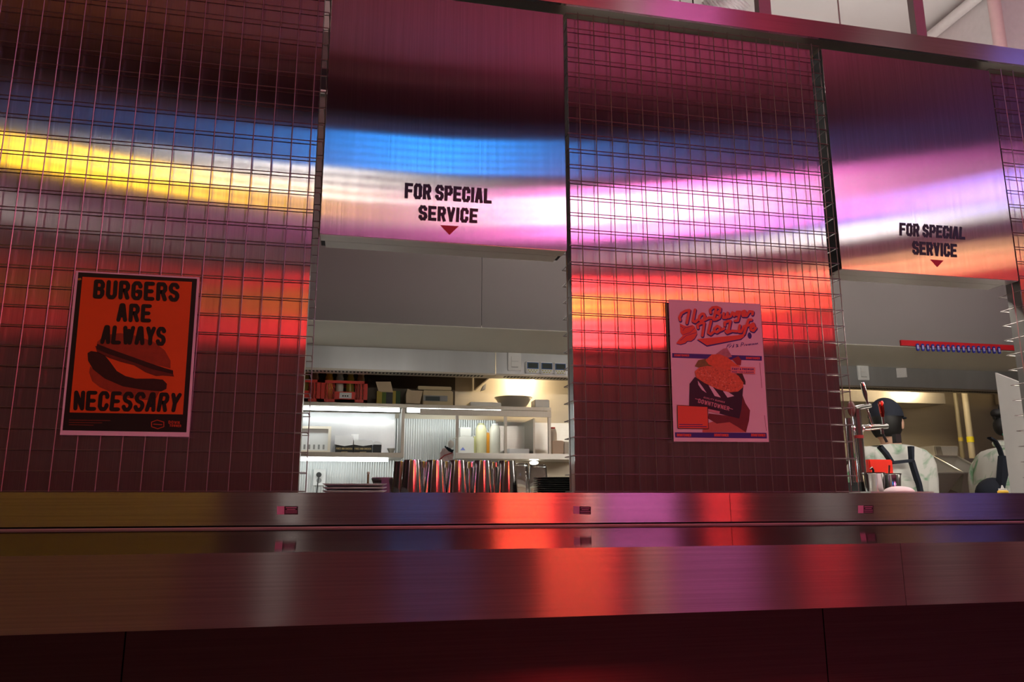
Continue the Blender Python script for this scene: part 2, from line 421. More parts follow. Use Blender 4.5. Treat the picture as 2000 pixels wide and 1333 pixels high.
q('bun_bottom', [(176,716),(174,728),(180,745),(195,757),(220,768),(250,778),(285,782),(305,778),(312,765),(270,758),(225,745),(195,730)], 3, bunm, t)
q('patty', [(171,690),(178,686),(190,688),(205,695),(215,707),(228,725),(245,735),(265,740),(300,740),(318,742),(326,750),(325,760),(315,765),(280,762),(240,755),(205,740),(182,722),(172,705)], 4, pattym, t)
q('bun_top', [(188,680),(190,668),(205,655),(235,651),(270,657),(300,668),(322,685),(333,705),(333,720),(300,712),(250,695),(215,685)], 3, bunm, t)
q('filling', [(186,676),(200,679),(245,694),(300,712),(330,722),(338,730),(340,736),(318,734),(305,735),(285,728),(262,714),(235,707),(215,700),(190,689)], 4, meatl, t)
q('lettuce', [(190,672),(215,682),(260,698),(310,716),(338,724),(338,731),(300,722),(255,706),(210,691),(188,682)], 5, pattym, t)
def ptext(s, quad, wd, lay, m, parent, rnd=True): return text('lettering', s, quad, wd, PYO-.0004*lay, m, parent, rnd)
ptext('BURGERS', [(184,546),(351,553),(350,590),(181,583)], .20, 6, INK, t)
ptext('ARE', [(229,592),(297,595),(295,630),(227,629)], .20, 6, INK, t)
ptext('ALWAYS', [(200,635),(325,639),(323,676),(195,672)], .20, 6, INK, t)
ptext('NECESSARY', [(145,763),(356,768),(348,806),(143,802)], .19, 6, INK, t)
dimp = mat('dim_orange_print', (.16,.03,.012), .6)
for i, wdx in enumerate((80, 64, 47)): pstrokes('small_print', [[(135, 821+i*4.5), (135+wdx, 822+i*4.5)]], 1.2, PYO-.0008, dimp, t)
pstrokes('badge', [[(296,825),(307,821),(320,825),(320,834),(308,838),(296,834),(296,825)], [(300,829),(316,830)]], 1.4, PYO-.0008, mat('badge_print', (.45,.05,.01), .6), t)
ptext('DOWN', [(329,822),(351,823),(351,829),(329,828)], .22, 2, mat('badge_print'), t); ptext('TOWNER', [(331,829),(354,830),(354,835),(331,834)], .22, 2, mat('badge_print'), t)
q('tape', [(152,544),(158,543),(159,547),(152,548)], 3, mat('yellow_tape', (.4,.28,.03), .5), t)

NAVY = mat('navy_print', (.035,.028,.22), .55, var=.05); SALM = mat('salmon_print', (.80,.12,.045), .55, var=.05)
POP2 = mat('poster_paper_pink', (.80,.70,.72), .7, var=.02)
c = at(1408, 864, Y=PYO)
t = thing('poster', 'white poster reading No Burger No Life with a hand holding a burger', 'poster', (c.x, PYO, c.z))
q('paper', [(1306,585),(1485,594),(1502,864),(1316,863)], 0, POP2, t)
q('blue_band', [(1313,690),(1488,696),(1488,705),(1313,699)], 1, NAVY, t)
q('blue_band', [(1318,845),(1497,846),(1498,857),(1319,855)], 1, NAVY, t)
for a, b, y in ((1317, 1346, 692), (1457, 1484, 697.5)): ptext('DOWNTOWNER', [(a,y),(b,y+.6),(b,y+5),(a,y+4.4)], .2, 2, SALM, t)
for a in (1322, 1395, 1467): ptext('DOWNTOWNER', [(a,847.5),(a+28,848),(a+28,853.5),(a,853)], .2, 2, SALM, t)
# hand and burger box
skin1 = mat('print_skin', (.55,.16,.10), .6, var=.12, scale=40); skin2 = mat('print_skin_shade', (.16,.030,.022), .6, var=.2, scale=40)
q('arm', [(1372,842),(1378,828),(1400,822),(1430,824),(1450,832),(1458,845),(1372,845)], 1, skin1, t)
q('fingers', [(1450,772),(1456,788),(1465,802),(1463,822),(1457,845),(1442,835),(1425,825),(1400,828),(1383,818),(1384,808),(1440,815),(1448,800)], 2, skin2, t)
q('burger_box', [(1347,750),(1357,737),(1400,748),(1452,754),(1448,800),(1444,818),(1395,806),(1346,796)], 3, mat('print_box_black', (.012,.010,.016), .5), t)
for p in ([(1363,744),(1372,756),(1380,768),(1371,762),(1364,752)], [(1384,753),(1392,756),(1408,777),(1396,774)], [(1412,764),(1422,766),(1434,774),(1421,777)]): q('box_stripe', p, 4, POP2, t)
q('lettuce', [(1357,716),(1364,704),(1378,701),(1392,708),(1390,716),(1370,720)], 3, mat('print_lettuce', (.20,.16,.03), .6, var=.4, scale=80), t)
q('chicken', [(1378,704),(1390,693),(1405,692),(1420,698),(1438,712),(1446,716),(1430,724),(1400,720),(1384,712)], 4, mat('print_chicken', (.75,.16,.05), .6, var=.35, scale=120), t)
q('skewer_wrap', [(1398,692),(1412,682),(1420,680),(1430,697),(1420,700)], 3, mat('print_wrap', (.45,.22,.22), .6, var=.4, scale=100), t)
q('tomato', [(1430,702),(1442,696),(1448,704),(1447,714),(1440,713)], 3, mat('print_tomato', (.30,.04,.03), .6, var=.3), t)
q('greens', [(1438,728),(1450,730),(1456,745),(1456,752),(1446,750)], 3, mat('print_greens', (.05,.028,.012), .6, var=.4), t)
bun = [(1357,726),(1366,718),(1382,715),(1402,718),(1425,724),(1442,734),(1452,748),(1451,757),(1442,765),(1425,767),(1400,760),(1375,748),(1360,738)]
q('sesame_bun', bun, 5, mat('print_sesame_bun', (.70,.17,.06), .6, var=.45, scale=160), t)
rs = random.Random(3); sd_ = []
while len(sd_) < 90:
    x, y = rs.uniform(1358,1451), rs.uniform(718,765); u_, v_ = ((x-1404)*.93+(y-741)*.36)/47, (-(x-1404)*.36+(y-741)*.93)/17
    if u_*u_+v_*v_ < .9: a_ = rs.uniform(0,3.1); sd_.append([(x,y),(x+1.6*math.cos(a_),y+1.6*math.sin(a_))])
pstrokes('sesame_seeds', sd_[:55], 1.3, PYO-.0024, mat('print_seed', (.85,.38,.20), .6), t); pstrokes('sesame_shade', sd_[55:], 1.3, PYO-.0024, mat('print_seed_shade', (.36,.06,.03), .6), t)
text('lettering', 'DOWNTOWNER', [(1365,779),(1425,795),(1424,803),(1363,787)], .2, PYO-.0004*5, mat('print_pale', (.6,.3,.32), .6), t)
text('lettering', 'QUALITY BURGER', [(1375,775),(1416,785),(1415,788),(1374,778)], .2, PYO-.0004*5, mat('print_pale'), t)
pstrokes('rule', [[(1358,779),(1364,781)], [(1425,798),(1431,800)]], 1.2, PYO-.002, mat('print_pale'), t)
q('box_label', [(1383,799),(1406,804),(1405,809),(1383,804)], 5, mat('print_pale'), t)
q('orange_box', [(1323,792),(1382,795),(1384,838),(1324,837)], 6, SALM, t)
pstrokes('box_frame', [[(1323,792),(1382,795),(1384,838),(1324,837),(1323,792)]], 1, PYO-.0028, INK, t)
for i in range(2): pstrokes('caption', [[(1327,829.5+i*4), (1372+8*i,830+i*4)]], 1.3, PYO-.0028, NAVY, t)
q('slogan_box', [(1427,716),(1475,718),(1475,731),(1427,729)], 6, mat('print_peach', (.80,.30,.24), .6), t)
ptext('FAST & PREMIUM', [(1430,719),(1472,720),(1472,724),(1430,723)], .22, 7, NAVY, t); ptext('MORE THAN A BURGER', [(1430,725.5),(1472,726.5),(1472,729),(1430,728)], .2, 7, NAVY, t)
for x, a, b in ((1484, 709, 758), (1493, 812, 842)): pstrokes('side_print', [[(x,a),(x+4,b)]], .9, PYO-.0004, mat('print_grey', (.30,.12,.16), .6), t)
def K(L): return [[(1310+x/10.526, 580+y/10.526) for x, y in l] for l in L]
HEAD = K([
 [(195,480),(180,420),(220,340),(300,290),(385,275),(330,540)], [(500,265),(455,500),(500,520),(560,470)],
 [(640,350),(590,400),(580,460),(620,500),(680,480),(700,400),(680,350),(640,350)], [(700,470),(780,430),(850,430)],
 [(820,330),(810,270),(860,220),(950,210),(1020,240),(1010,300),(940,330)], [(930,250),(880,470)], [(940,330),(1020,370),(1000,430),(930,465),(890,470)],
 [(1090,340),(1080,430),(1140,430),(1170,330)], [(1170,330),(1180,420),(1230,400),(1270,320),(1310,350)], [(1310,340),(1300,390)],
 [(1420,310),(1360,310),(1345,370),(1400,370),(1430,310),(1380,490),(1320,495)], [(1470,360),(1540,330),(1520,290),(1475,310),(1480,390),(1560,390),(1620,300)], [(1620,300),(1690,310),(1680,360)],
 [(560,640),(550,580),(620,540),(690,540),(650,800)], [(830,500),(770,740),(820,770),(880,720)],
 [(960,600),(900,650),(900,710),(950,730),(1010,690),(1010,630),(960,600)], [(1020,690),(1100,650)],
 [(1110,590),(1110,530),(1180,500),(1230,500),(1190,690),(1130,710),(1160,740),(1260,700),(1360,710)],
 [(1420,590),(1400,720),(1450,720),(1490,640)], [(1660,470),(1600,470),(1570,560),(1510,760)], [(1500,610),(1630,580)],
 [(1640,640),(1720,600),(1700,550),(1650,580),(1650,680),(1700,700),(1750,640)]])
pstrokes('title_shadow', HEAD, 7.6, PYO-.0008, NAVY, t, off=(.8,1.6))
pstrokes('title', HEAD, 5.4, PYO-.0016, SALM, t)
q('title_swash_shadow', K([[(530,890),(745,1030),(1450,890),(1530,820),(1560,700),(1480,790)]])[0], 1, NAVY, t)
q('title_swash', K([[(545,870),(745,1000),(1430,870),(1500,830),(1530,740),(1470,770),(1390,790)]])[0], 3, SALM, t)
wing = K([[(190,550),(270,590),(330,610),(450,580),(490,610),(530,690),(540,770),(490,860),(420,910),(340,910),(300,950),(200,980),(110,960),(180,870),(250,800),(200,730),(195,650)]])[0]
q('wing_emblem_shadow', [(x+.8,y+1.6) for x, y in wing], 1, NAVY, t); q('wing_emblem', wing, 2, SALM, t)
pstrokes('wing_lines', K([[(200,600),(260,640)],[(250,700),(290,640),(440,600)],[(260,780),(400,740),(500,640)],[(200,900),(320,800),(520,740)]]), .8, PYO-.0012, NAVY, t)
pstrokes('tagline', K([[(1150,1050),(1180,980),(1240,970)],[(1160,1015),(1210,1005)],[(1235,1010),(1200,1050),(1250,1000)],[(1290,1000),(1265,1045)],[(1300,970),(1290,1040)],[(1385,985),(1345,985),(1380,1010),(1345,1035),(1390,1020)],
  [(1440,1025),(1460,945),(1500,950),(1490,985),(1455,990)],[(1510,1010),(1535,975)],[(1545,1000),(1575,975),(1560,1005)],[(1590,1000),(1610,970),(1615,1000),(1640,965),(1645,995)],[(1670,965),(1665,990)],[(1690,965),(1690,990),(1715,960),(1720,985)],[(1735,985),(1750,955),(1760,980),(1785,950),(1790,975)]]), 1.1, PYO-.0008, NAVY, t)
ell('seal', (at(1464,656,Y=PYO).x, PYO-.0004, at(1464,656,Y=PYO).z), (.0065,.0003,.0095), NAVY, t)

# ------------------------------------------------------------------ stickers on the ledge face
STM = mat('sticker_black', (.03,.008,.016), .5); STP = mat('sticker_pink', (.55,.22,.36), .6, var=.1, scale=300)
for (x0, y0, x1, y1, sl), where in zip(((541,989.5,582,1005.5,0), (1120,989,1154,1004,1.4), (1676,988,1706,1003,0)),
        ('left of the white streak', 'below the pillar, slightly tilted', 'under the right window')):
    Y = YLF-.0006; c = at((x0+x1)/2, y1, Y=Y)
    t = thing('sticker', 'small black and pink sticker on the ledge face, '+where, 'sticker', (c.x, Y, c.z))
    xm = x0+(x1-x0)*.35
    ppoly('label_field', [(xm,y0+sl*.5),(x1,y0+sl),(x1,y1+sl),(xm,y1+sl*.5)], Y, .0005, STM, t)
    ppoly('blank_square', [(x0,y0),(xm,y0+sl*.5),(xm,y1+sl*.5),(x0,y1)], Y, .0005, STP, t)
    for i, k in enumerate((.12,.2,.08,.08)): pstrokes('small_print', [[(xm+(x1-xm)*k, y0+2.5+i*3.4+sl*.7), (x1-(x1-xm)*k, y0+2.5+i*3.4+sl)]], 1.2-.15*i, Y-.0003, STP, t)

# ================================================================== kitchen shell
YS, YH, YW = 2.0, 2.67, 3.42
ZS = 2.104
ztop = AZ(62, YS, 638)
soffm = mat('soffit_paint', (.155,.14,.13), .75, var=.05, scale=2)
struct(box('wall_soffit_left', XL, AX(941, YS, 560)-.0012, YS, YS+.02, ZS, ztop, soffm), )
struct(box('wall_soffit_right', AX(941, YS, 560)+.0012, XR, YS, YS+.02, ZS, ztop, soffm))
struct(box('ceiling_soffit', XL, XR, YS+.001, YH+.01, ZS-.002, ZS+.01, mat('soffit_underside_lit', (.86,.84,.74), .7, var=.04, scale=2)))  # underside colour made pale for the kitchen light falling on it
struct(box('wall_kitchen_back', XL, XR, YW+.03, YK, 0, 2.6, mat('kitchen_back_sheet', (.50,.44,.35), .45, .7, .10, 2, stretch=(1,1,8))))
t = tag(box('air_diffuser', AX(604, YS, 165), AX(645, YS, 165)+.3, YS-.03, YS-.001, AZ(184, YS, 630), AZ(140, YS, 630), BLACK), 'black air diffuser slot seen in the gap beside the first sign', 'vent')
box('lip', AX(604, YS, 165), AX(645, YS, 165)+.3, YS-.05, YS-.031, AZ(189, YS, 630), AZ(184, YS, 630), WHITE, t)

# lamps of the kitchen, and fill lights added out of view
LAMPW = glow('tube_light_white', (1.0,.96,.88), 34*KIT)
def lamp(label, x0, x1, y, z):
    t = thing('tube_lamp', label, 'lamp', ((x0+x1)/2, y, z))
    box('housing', x0-.03, x1+.03, y-.05, y+.05, z+.03, z+.07, WHITE, t, bevel=.005)
    tube('fluorescent_tube', [(x0, y, z+.01), (x1, y, z+.01)], .014, LAMPW, t)
    for x in (x0+.2, x1-.2): tube('hanger', [(x, y, z+.07), (x, y, ZC)], .004, KSTEEL, t, n=6)
lamp('hanging white tube lamp over the kitchen behind the first window', .0, 1.1, 1.15, 3.0)
lamp('hanging white tube lamp over the kitchen behind the right window', 1.6, 3.4, 1.15, 3.0)
def passfill(label, x0, x1):  # added tubes, hidden from view, to brighten hoods, shelves and people
    t = thing('pass_fill', label, 'lamp', ((x0+x1)/2, .16, 1.93))
    box('bracket', x0, x1, .106 if x0 < 1.5 else .0725, .16, 1.962, 1.985, KDULL, t); tube('fluorescent_tube', [(x0+.02, .15, 1.945), (x1-.02, .15, 1.945)], .013, PASSFILL, t)
PASSFILL = glow('pass_fill_white', (1.0,.93,.82), 75*KIT)
passfill('added unseen fill tube behind the first sign box', -.70, -.08)
passfill('added unseen fill tube behind the right sign box', .87, 1.46)
passfill('long added unseen fill tube behind the panel at the right edge', 1.68, 3.2)
UPL = glow('uplight_fill_white', (1.0,.95,.90), 24*KIT)  # added light, out of view, that brightens the kitchen ceiling
t = thing('uplight', 'unseen fill uplight added on top of the kitchen soffit', 'lamp', (2.2, 2.4, ztop))
box('trough', .2, 5.4, 2.3, 2.5, ztop-.1, ztop-.05, WHITE, t); box('shield', .2, 5.4, 2.285, 2.299, ztop-.1, ztop+.10, WHITE, t); box('glowing_strip', .25, 5.35, 2.36, 2.44, ztop-.048, ztop-.03, UPL, t)  # shield keeps the added light off the dining ceiling

# extractor hoods
ZHB = AZ(726, YH, 850); ZU0 = AZ(788, 3.0, 700)
def hood(label, x0, x1, slots):
    t = thing('extractor_hood', label, 'hood', ((x0+x1)/2, YH, ZHB))
    box('front_panel', x0, x1, YH, YH+.012, ZHB, ZS-.003, HOODM, t)
    box('lip', x0, x1, YH-.004, YH+.13, ZHB-.012, ZHB-.001, KDULL, t)
    box('side_panel', x1-.012, x1-.001, YH+.012, YW+.02, ZHB, ZS-.003, KDULL, t)
    box('top', x0, x1, YH+.012, YW+.02, ZS+.02, ZS+.03, KDULL, t)
    n = int((x1-x0)/.022) if slots else 0
    if n: boxes('grille_slots', [(x0+.06+.022*i, x0+.072+.022*i, YH+.02, YH+.075, ZHB-.0135, ZHB-.0122) for i in range(n-5)], DARKM, t, kind='stuff')
    return t
xh = AX(968, YH, 710)
h1 = hood('long steel extractor hood above the crates', -2.6, xh-.002, True)
h2 = hood('steel extractor hood above the mixing bowl with timers on it', xh+.002, 1.9, True)
h3 = hood('steel extractor hood over the fry station in the right window', 1.905, 4.7, True)
box('hood_shade_sheet', -2.6, xh-.16, 3.375, 3.405, ZU0+.001, ZS, mat('hood_shade_dark', (.075,.058,.042), .5, .5, .3, 6), h1)  # dark sheet standing in for the shade under the unlit hood
V, Fs = prismv([(AX(968,YH,735), ZHB-.012), (AX(962,YH,735), ZHB-.03), (AX(926,3.3,772), AZ(775,3.3,926)), (AX(934,3.3,772), AZ(772,3.3,934))], 3.0, 3.05)
mk('duct_brace', V, Fs, KDULL, h1)
box('rear_trough', 1.95, AX(1846, 3.1, 780), 3.10, YW+.02, AZ(788, 3.1, 1800), AZ(767, 3.1, 1800), KDULL, h3)
V = []
bulb = glow('hood_bulb', (1.0,.80,.50), 150*KIT)
c = at(1040, 748, Y=3.25); b1 = ell('bulb', (c.x, 3.25, c.z+.05), (.045,.045,.03), bulb, h2)
c = at(1870, 772, Y=3.0); ell('bulb', (c.x-.25, 2.95, ZHB+.06), (.04,.04,.028), bulb, h3)

# switch plates, timers, note on the hood
def switch(label, px0, py0, px1, py1):
    Y = YH-.013; x0, x1 = AX(px0,Y,py0), AX(px1,Y,py0); z0, z1 = AZ(py1,Y,px0), AZ(py0,Y,px0)
    t = tag(box('switch_plate', x0, x1, Y, YH-.0005, z0, z1, WHITE, bevel=.003), label, 'switch')
    w_, h_ = x1-x0, z1-z0
    for k in range(2): box('rocker', x0+w_*.25, x1-w_*.22, Y-.004, Y+.001, z0+h_*(.22+.3*k), z0+h_*(.50+.3*k), WHITE, t, bevel=.001)
    box('shadow_line', x0+w_*.27, x1-w_*.25, Y-.003, Y+.001, z0+h_*.18, z0+h_*.21, mat('grey_plastic', (.3,.3,.3), .5), t)
switch('white switch plate on the hood beside the three timers', 992, 689, 1018, 724)
switch('white switch plate on the hood above the beer tap', 1674, 712, 1696, 742)
BLUP = mat('blue_plastic', (.02,.10,.30), .4); LCD = mat('lcd_screen', (.030,.045,.045), .25); YEL = mat('yellow_button', (.62,.60,.12), .5)
for i, (a, b) in enumerate(((1027,1054),(1055,1081),(1082,1107))):
    Y = YH-.022; yo = i*1.2; x0, x1 = AX(a,Y,715), AX(b,Y,715); z0, z1 = AZ(729+yo,Y,a), AZ(706+yo,Y,a); w_, h_ = x1-x0, z1-z0
    t = tag(box('kitchen_timer', x0, x1, Y, YH-.0005, z0, z1, WHITE, bevel=.006), 'white digital kitchen timer with blue screen, %s of three on the hood' % ('leftmost','middle one','rightmost')[i], 'timer', 'timers on the hood')
    s = box('screen_frame', x0+w_*.1, x1-w_*.08, Y-.002, Y+.001, z0+h_*.38, z1-h_*.08, BLUP, t)
    box('screen', x0+w_*.16, x1-w_*.14, Y-.003, Y+.001, z0+h_*.44, z1-h_*.14, LCD, s)
    for k in range(4): ell('button', (x0+w_*(.2+.2*k), Y-.001, z0+h_*.27), (.005,.003,.0032), YEL, t)
    for k in range(3): ell('button', (x0+w_*(.3+.2*k), Y-.001, z0+h_*.12), (.005,.003,.0032), YEL, t)
Y = YH-.003
tag(ppoly('paper_note', [(1750,720),(1770,719),(1772,737),(1752,738)], Y, .0015, PAPER), 'small white paper note stuck to the right hood', 'note')

# ------------------------------------------------------------------ shelving of the first window
YU = 3.0
ZU = AZ(788, YU, 700)
zb = AZ(884, YU, 680); zbb = AZ(893, YU, 680)
t = thing('wall_shelf', 'long steel shelf carrying the red crates, scale and mixing bowl', 'shelf', (0, YU, ZU))
xr = AX(1076, YU, 800); xl = -1.35
box('shelf_board', xl, xr, YU, YW, ZU-.012, ZU, KDULL, t); box('front_lip', xl, xr, YU-.004, YU+.004, ZU-.022, ZU+.001, KDULL, t)
x2 = AX(820, YU, 805); box('lower_lip', x2, xr, YU-.006, YU+.006, AZ(812, YU, 900), ZU-.026, KDULL, t)
LED = glow('led_strip', (.93,1.0,.97), 9*KIT)
x3 = AX(786, YU, 850)
t = thing('open_cabinet', 'open steel shelf unit holding the white box and black cartons', 'shelf', (-.7, YU, zbb))
box('post', x3-.008, x3+.012, YU, YU+.02, zbb, ZU-.024, KDULL, t); box('bottom_board', xl, x3+.012, YU-.002, YW-.02, zbb, zb, KDULL, t)
box('back_panel', xl, x3-.03, YW-.06, YW-.05, zb+.001, ZU-.024, HOODM, t); box('side_panel', x3-.006, x3+.006, YU+.02, YW-.05, zb+.001, ZU-.024, KSTEEL, t)
tag(box('led_strip', xl, x3-.02, YU+.03, YU+.06, ZU-.045, ZU-.024, LED), 'glowing white strip light under the long shelf', 'strip light')
tag(box('led_strip', xl, AX(760,YU,898), YU+.12, YU+.16, zbb-.02, zbb-.002, LED), 'glowing white strip light under the carton shelf', 'strip light')
tag(box('led_strip', x3+.03, AX(980,YU,830), YU+.035, YU+.06, ZU-.045, ZU-.014, LED), 'glowing white strip light behind the middle of the long shelf', 'strip light')
# ribbed splashback
n = 115; xa, xb = -1.5, AX(968, YW, 850); V, Fs = [], []
for i in range(n*4+1):
    x = xa+(xb-xa)*i/(n*4); y = YW - .003*math.sin(2*math.pi*i/4+.4)-.005
    V += [(x, y, .9), (x, y, ZU-.05)]
for i in range(n*4): Fs.append((2*i, 2*i+2, 2*i+3, 2*i+1))
struct(mk('wall_splashback', V, Fs, mat('ribbed_sheet', (.66,.68,.68), .35, .6, .04)))
# right unit
x4, x5, x6, x7 = [AX(p, YU, 850) for p in (893, 988, 1050, 1074)]
zc = AZ(886, YU, 1000); zcb = AZ(897, YU, 1000)
t = thing('open_cabinet', 'open steel shelf unit holding the squeeze bottles', 'shelf', (.35, YU, zcb))
for x in (x4, x5, x7): box('post', x-.010, x+.008, YU, YU+.02, zcb, AZ(813,YU,950), KDULL, t)
box('bottom_board', x4-.01, AX(1116,YU,890)+.15, YU-.002, YW-.02, zcb, zc, KSTEEL, t); box('back_panel', x5, x7+.3, YW-.05, YW-.04, zc+.001, AZ(813,YU,950), KSTEEL, t)
box('divider', x6-.006, x6+.006, YU+.1, YW-.05, zc+.001, AZ(813,YU,950), KDULL, t)

# red crates with jars
REDP = mat('red_plastic', (.72,.030,.014), .4, var=.06)
def crate(label, a, b, py0, py1):
    Y0 = YU+.012; Y1 = Y0+.19; x0, x1 = AX(a,Y0,760), AX(b,Y0,760); z0 = ZU+.001; z1 = AZ(py0,Y0,(a+b)/2); w_, h_ = x1-x0, z1-z0
    t = thing('crate', label, 'crate', ((x0+x1)/2, (Y0+Y1)/2, z0), 'red folding crates')
    box('base', x0, x1, Y0, Y1, z0, z0+.006, REDP, t)
    for yy in (Y0, Y1-.006):
        L = [(x0,x1,yy,yy+.006,z0,z0+h_*.16), (x0,x1,yy,yy+.006,z1-h_*.12,z1), (x0,x0+w_*.08,yy,yy+.006,z0,z1), (x1-w_*.08,x1,yy,yy+.006,z0,z1),
             (x0+w_*.30,x1-w_*.27,yy,yy+.006,z0,z0+h_*.5)]
        V, Fs = join([(bxv(*l), BF) for l in L]); parts = [(V, Fs)]
        for s0, s1 in ((.08,.30),(.73,.92)):
            for k in range(6):
                xx = x0+w_*(s0+(s1-s0)*k/6); zz = h_/1.0
                for j in range(3):
                    z_ = z0+h_*(.16+.24*j); d = w_*(s1-s0)/6
                    parts.append(prismv([(xx,z_+h_*.24),(xx+d*.4,z_+h_*.24),(xx+d,z_),(xx+d*.6,z_)], yy+.001, yy+.005))
        V, Fs = join(parts); mk('lattice_side', V, Fs, REDP, t)
    for xx in (x0, x1-.006): box('end_wall', xx, xx+.006, Y0+.006, Y1-.006, z0, z1, REDP, t)
    for xx in (x0+w_*.12, x1-w_*.15): box('hinge_rib', xx, xx+w_*.025, Y0-.004, Y0, z0, z1, REDP, t)
    if a > 620:
        box('label_card', x0+w_*.40, x0+w_*.66, Y0-.003, Y0-.0005, z0+h_*.20, z0+h_*.46, PAPER, t)
        boxes('label_writing', [(x0+w_*(.46+.05*k), x0+w_*(.49+.05*k), Y0-.0035, Y0-.003, z0+h_*.28, z0+h_*.34) for k in range(3)], INK, t)
    k = 0
    for xx, cc in zip([x0+w_*(.16+.23*i) for i in range(4)], ((.75,.35,.04),(.55,.50,.42),(.42,.30,.05),(.40,.20,.12))):
        k += 1
        j = tag(lathe('jar', (xx, Y0+.07, z0+.007), [(.022,0),(.026,.005),(.026,h_*1.12),(.020,h_*1.24),(.020,h_*1.30),(0,h_*1.30)], mat('jar_%g_%g' % (cc[0],cc[1]), cc, .12, var=.15, coat=.6), n=16),
                'sauce jar in the %s red crate, %s from the left' % ('right' if a > 620 else 'left', ('first','second','third','fourth')[k-1]), 'jar', 'jars in the red crates')
        lathe('jar_lid', (xx, Y0+.07, z0+.007+h_*1.30), [(.021,0),(.021,.010),(.0,.010)], mat('jar_lid_gold', (.6,.5,.3), .3, 1), j, n=16)
crate('red plastic crate with a white label card, beside the sauce cartons', 627, 718, 744, 785)
crate('red plastic crate half hidden by the wire grid', 540, 626, 741, 785)

# sauce cartons, bag, scale, tray, bowl, tub
def pbox(name, a, b, p0, p1, Y, d, m, parent=None, bevel=0, z0=None):
    mx, my = (a+b)/2, (p0+p1)/2
    return box(name, AX(a,Y,my), AX(b,Y,my), Y, Y+d, AZ(p1,Y,mx) if z0 is None else z0, AZ(p0,Y,mx), m, parent, bevel)
CARD = mat('beige_card', (.62,.48,.32), .7, var=.06)
Y = YU+.02
t = thing('carton', 'open carton with green and black sides and a raised beige flap', 'carton', (AX(756,Y,780), Y, ZU+.001))
for a, b, m in ((736,746,mat('mustard_print',(.42,.32,.05),.6)),(746,754,mat('green_print',(.10,.16,.02),.6)),(754,767,BLACK),(767,773,mat('mustard_print')),(773,782,mat('green_dark_print',(.03,.07,.02),.6))):
    pbox('side_strip', a, b, 764, 788, Y, .09, m, t, z0=ZU+.001)
ppoly('flap', [(734,746),(763,746),(768,767),(745,766),(739,764)], Y-.006, .004, CARD, t)
t = tag(ppoly('paper_bag', [(796,760),(804,763),(826,764),(820,789),(793,788),(793,770)], Y, .10, CARD), 'small beige paper bag standing beside the scale', 'bag')
t = thing('kitchen_scale', 'beige kitchen scale with a dark display', 'scale', (AX(850,Y,780), Y+.1, ZU+.001))
SCM = mat('beige_plastic', (.62,.50,.30), .5, var=.05)
pbox('platform', 816, 882, 755, 762, Y+.03, .20, SCM, t, .004); pbox('body', 826, 885, 763, 789, Y+.03, .20, SCM, t, .006, z0=ZU+.001)
pbox('display_bezel', 827, 874, 773, 784, Y+.026, .006, mat('grey_plastic'), t); pbox('display', 831, 859, 775, 783, Y+.024, .004, LCD, t)
tag(pbox('shallow_tray', 918, 979, 786, 793, YU+.05, .18, WHITE, bevel=.004, z0=ZU+.001), 'shallow white tray lying left of the mixing bowl', 'tray')
c = at(1004, 790, Y=YU+.14)
def rim(name, c, r0, r1, h, m, label, cat, parent=None, th=.003):
    o = lathe(name, c, [(0,0),(r0,0),((r0*.45+r1*.55),h*.5),(r1,h),(r1+.004,h),(r1+.004,h-.003),(r1-th,h-.004),((r0*.45+r1*.55)-th,h*.5),(r0-th,th),(0,th)], m, parent, n=32)
    return tag(o, label, cat) if label else o
rim('mixing_bowl', (c.x, YU+.16, ZU+.001), .075, .128, .082, KSTEEL, 'wide steel mixing bowl on the long shelf under the hood lamp', 'bowl')
tag(pbox('white_tub', 1045, 1073, 781, 793, YU+.06, .12, WHITE, bevel=.004, z0=ZU+.001), 'low white tub on the long shelf right of the bowl', 'tub')

# on the carton shelf
CREAM = mat('cream_plastic', (.80,.72,.60), .45, var=.03)
Y = YU+.13; zs = zb+.001
t = thing('storage_box', 'white storage box with cream rim lying on its side on the carton shelf', 'box', (AX(610,Y,860), Y, zs))
x0, x1, z1 = AX(560,Y,860), AX(646,Y,860), AZ(833,Y,620)
boxes('rim', [(x0,x1,Y,Y+.02,zs,zs+.016),(x0,x1,Y,Y+.02,z1-.016,z1),(x1-.018,x1,Y,Y+.02,zs+.016,z1-.016),(x0,x0+.018,Y,Y+.02,zs+.016,z1-.016)], CREAM, t)
box('inside', x0+.018, x1-.018, Y+.02, Y+.16, zs, z1, WHITE, t)
boxes('slots', [(x1-.05-.03*k, x1-.038-.03*k, Y+.017, Y+.0199, zs+.025, zs+.055) for k in range(6)], mat('grey_plastic'), t)
for i, (a, b, top) in enumerate(((655,690,851),(691,727,860))):
    x0, x1 = AX(a,Y,870), AX(b,Y,870); zt = AZ(868,Y,a); z1 = AZ(top,Y,a)
    t = thing('takeout_carton', 'black carton with gold writing and white paper, %s' % ('next to the storage box','in the middle of the carton shelf')[i], 'carton', ((x0+x1)/2, Y, zs), 'black cartons')
    box('carton_body', x0, x1, Y, Y+.10, zs, zt, BLACK, t)
    w_ = x1-x0
    prism('paper_liner', [(x0-.006,zt-.002),(x0+w_*.5,zt-.012),(x1+.004,zt-.002),(x1,z1),(x0-.004,z1)], Y-.002, Y+.08, PAPER, t)
    L, W = textlines('FRIES AND CHICKEN', .2); hh = .011; sw = w_*.88
    strokes('lettering', [[(x0+w_*.06+p[0]/W*sw, zs+(zt-zs)*.42+p[1]*hh) for p in l] for l in L], .0022, Y-.0008, mat('gold_print', (.45,.33,.15), .5), t)
    strokes('flourish', [[(x0+w_*.35, zs+.008), (x0+w_*.68, zs+.010)]], .003, Y-.0008, mat('gold_print'), t)
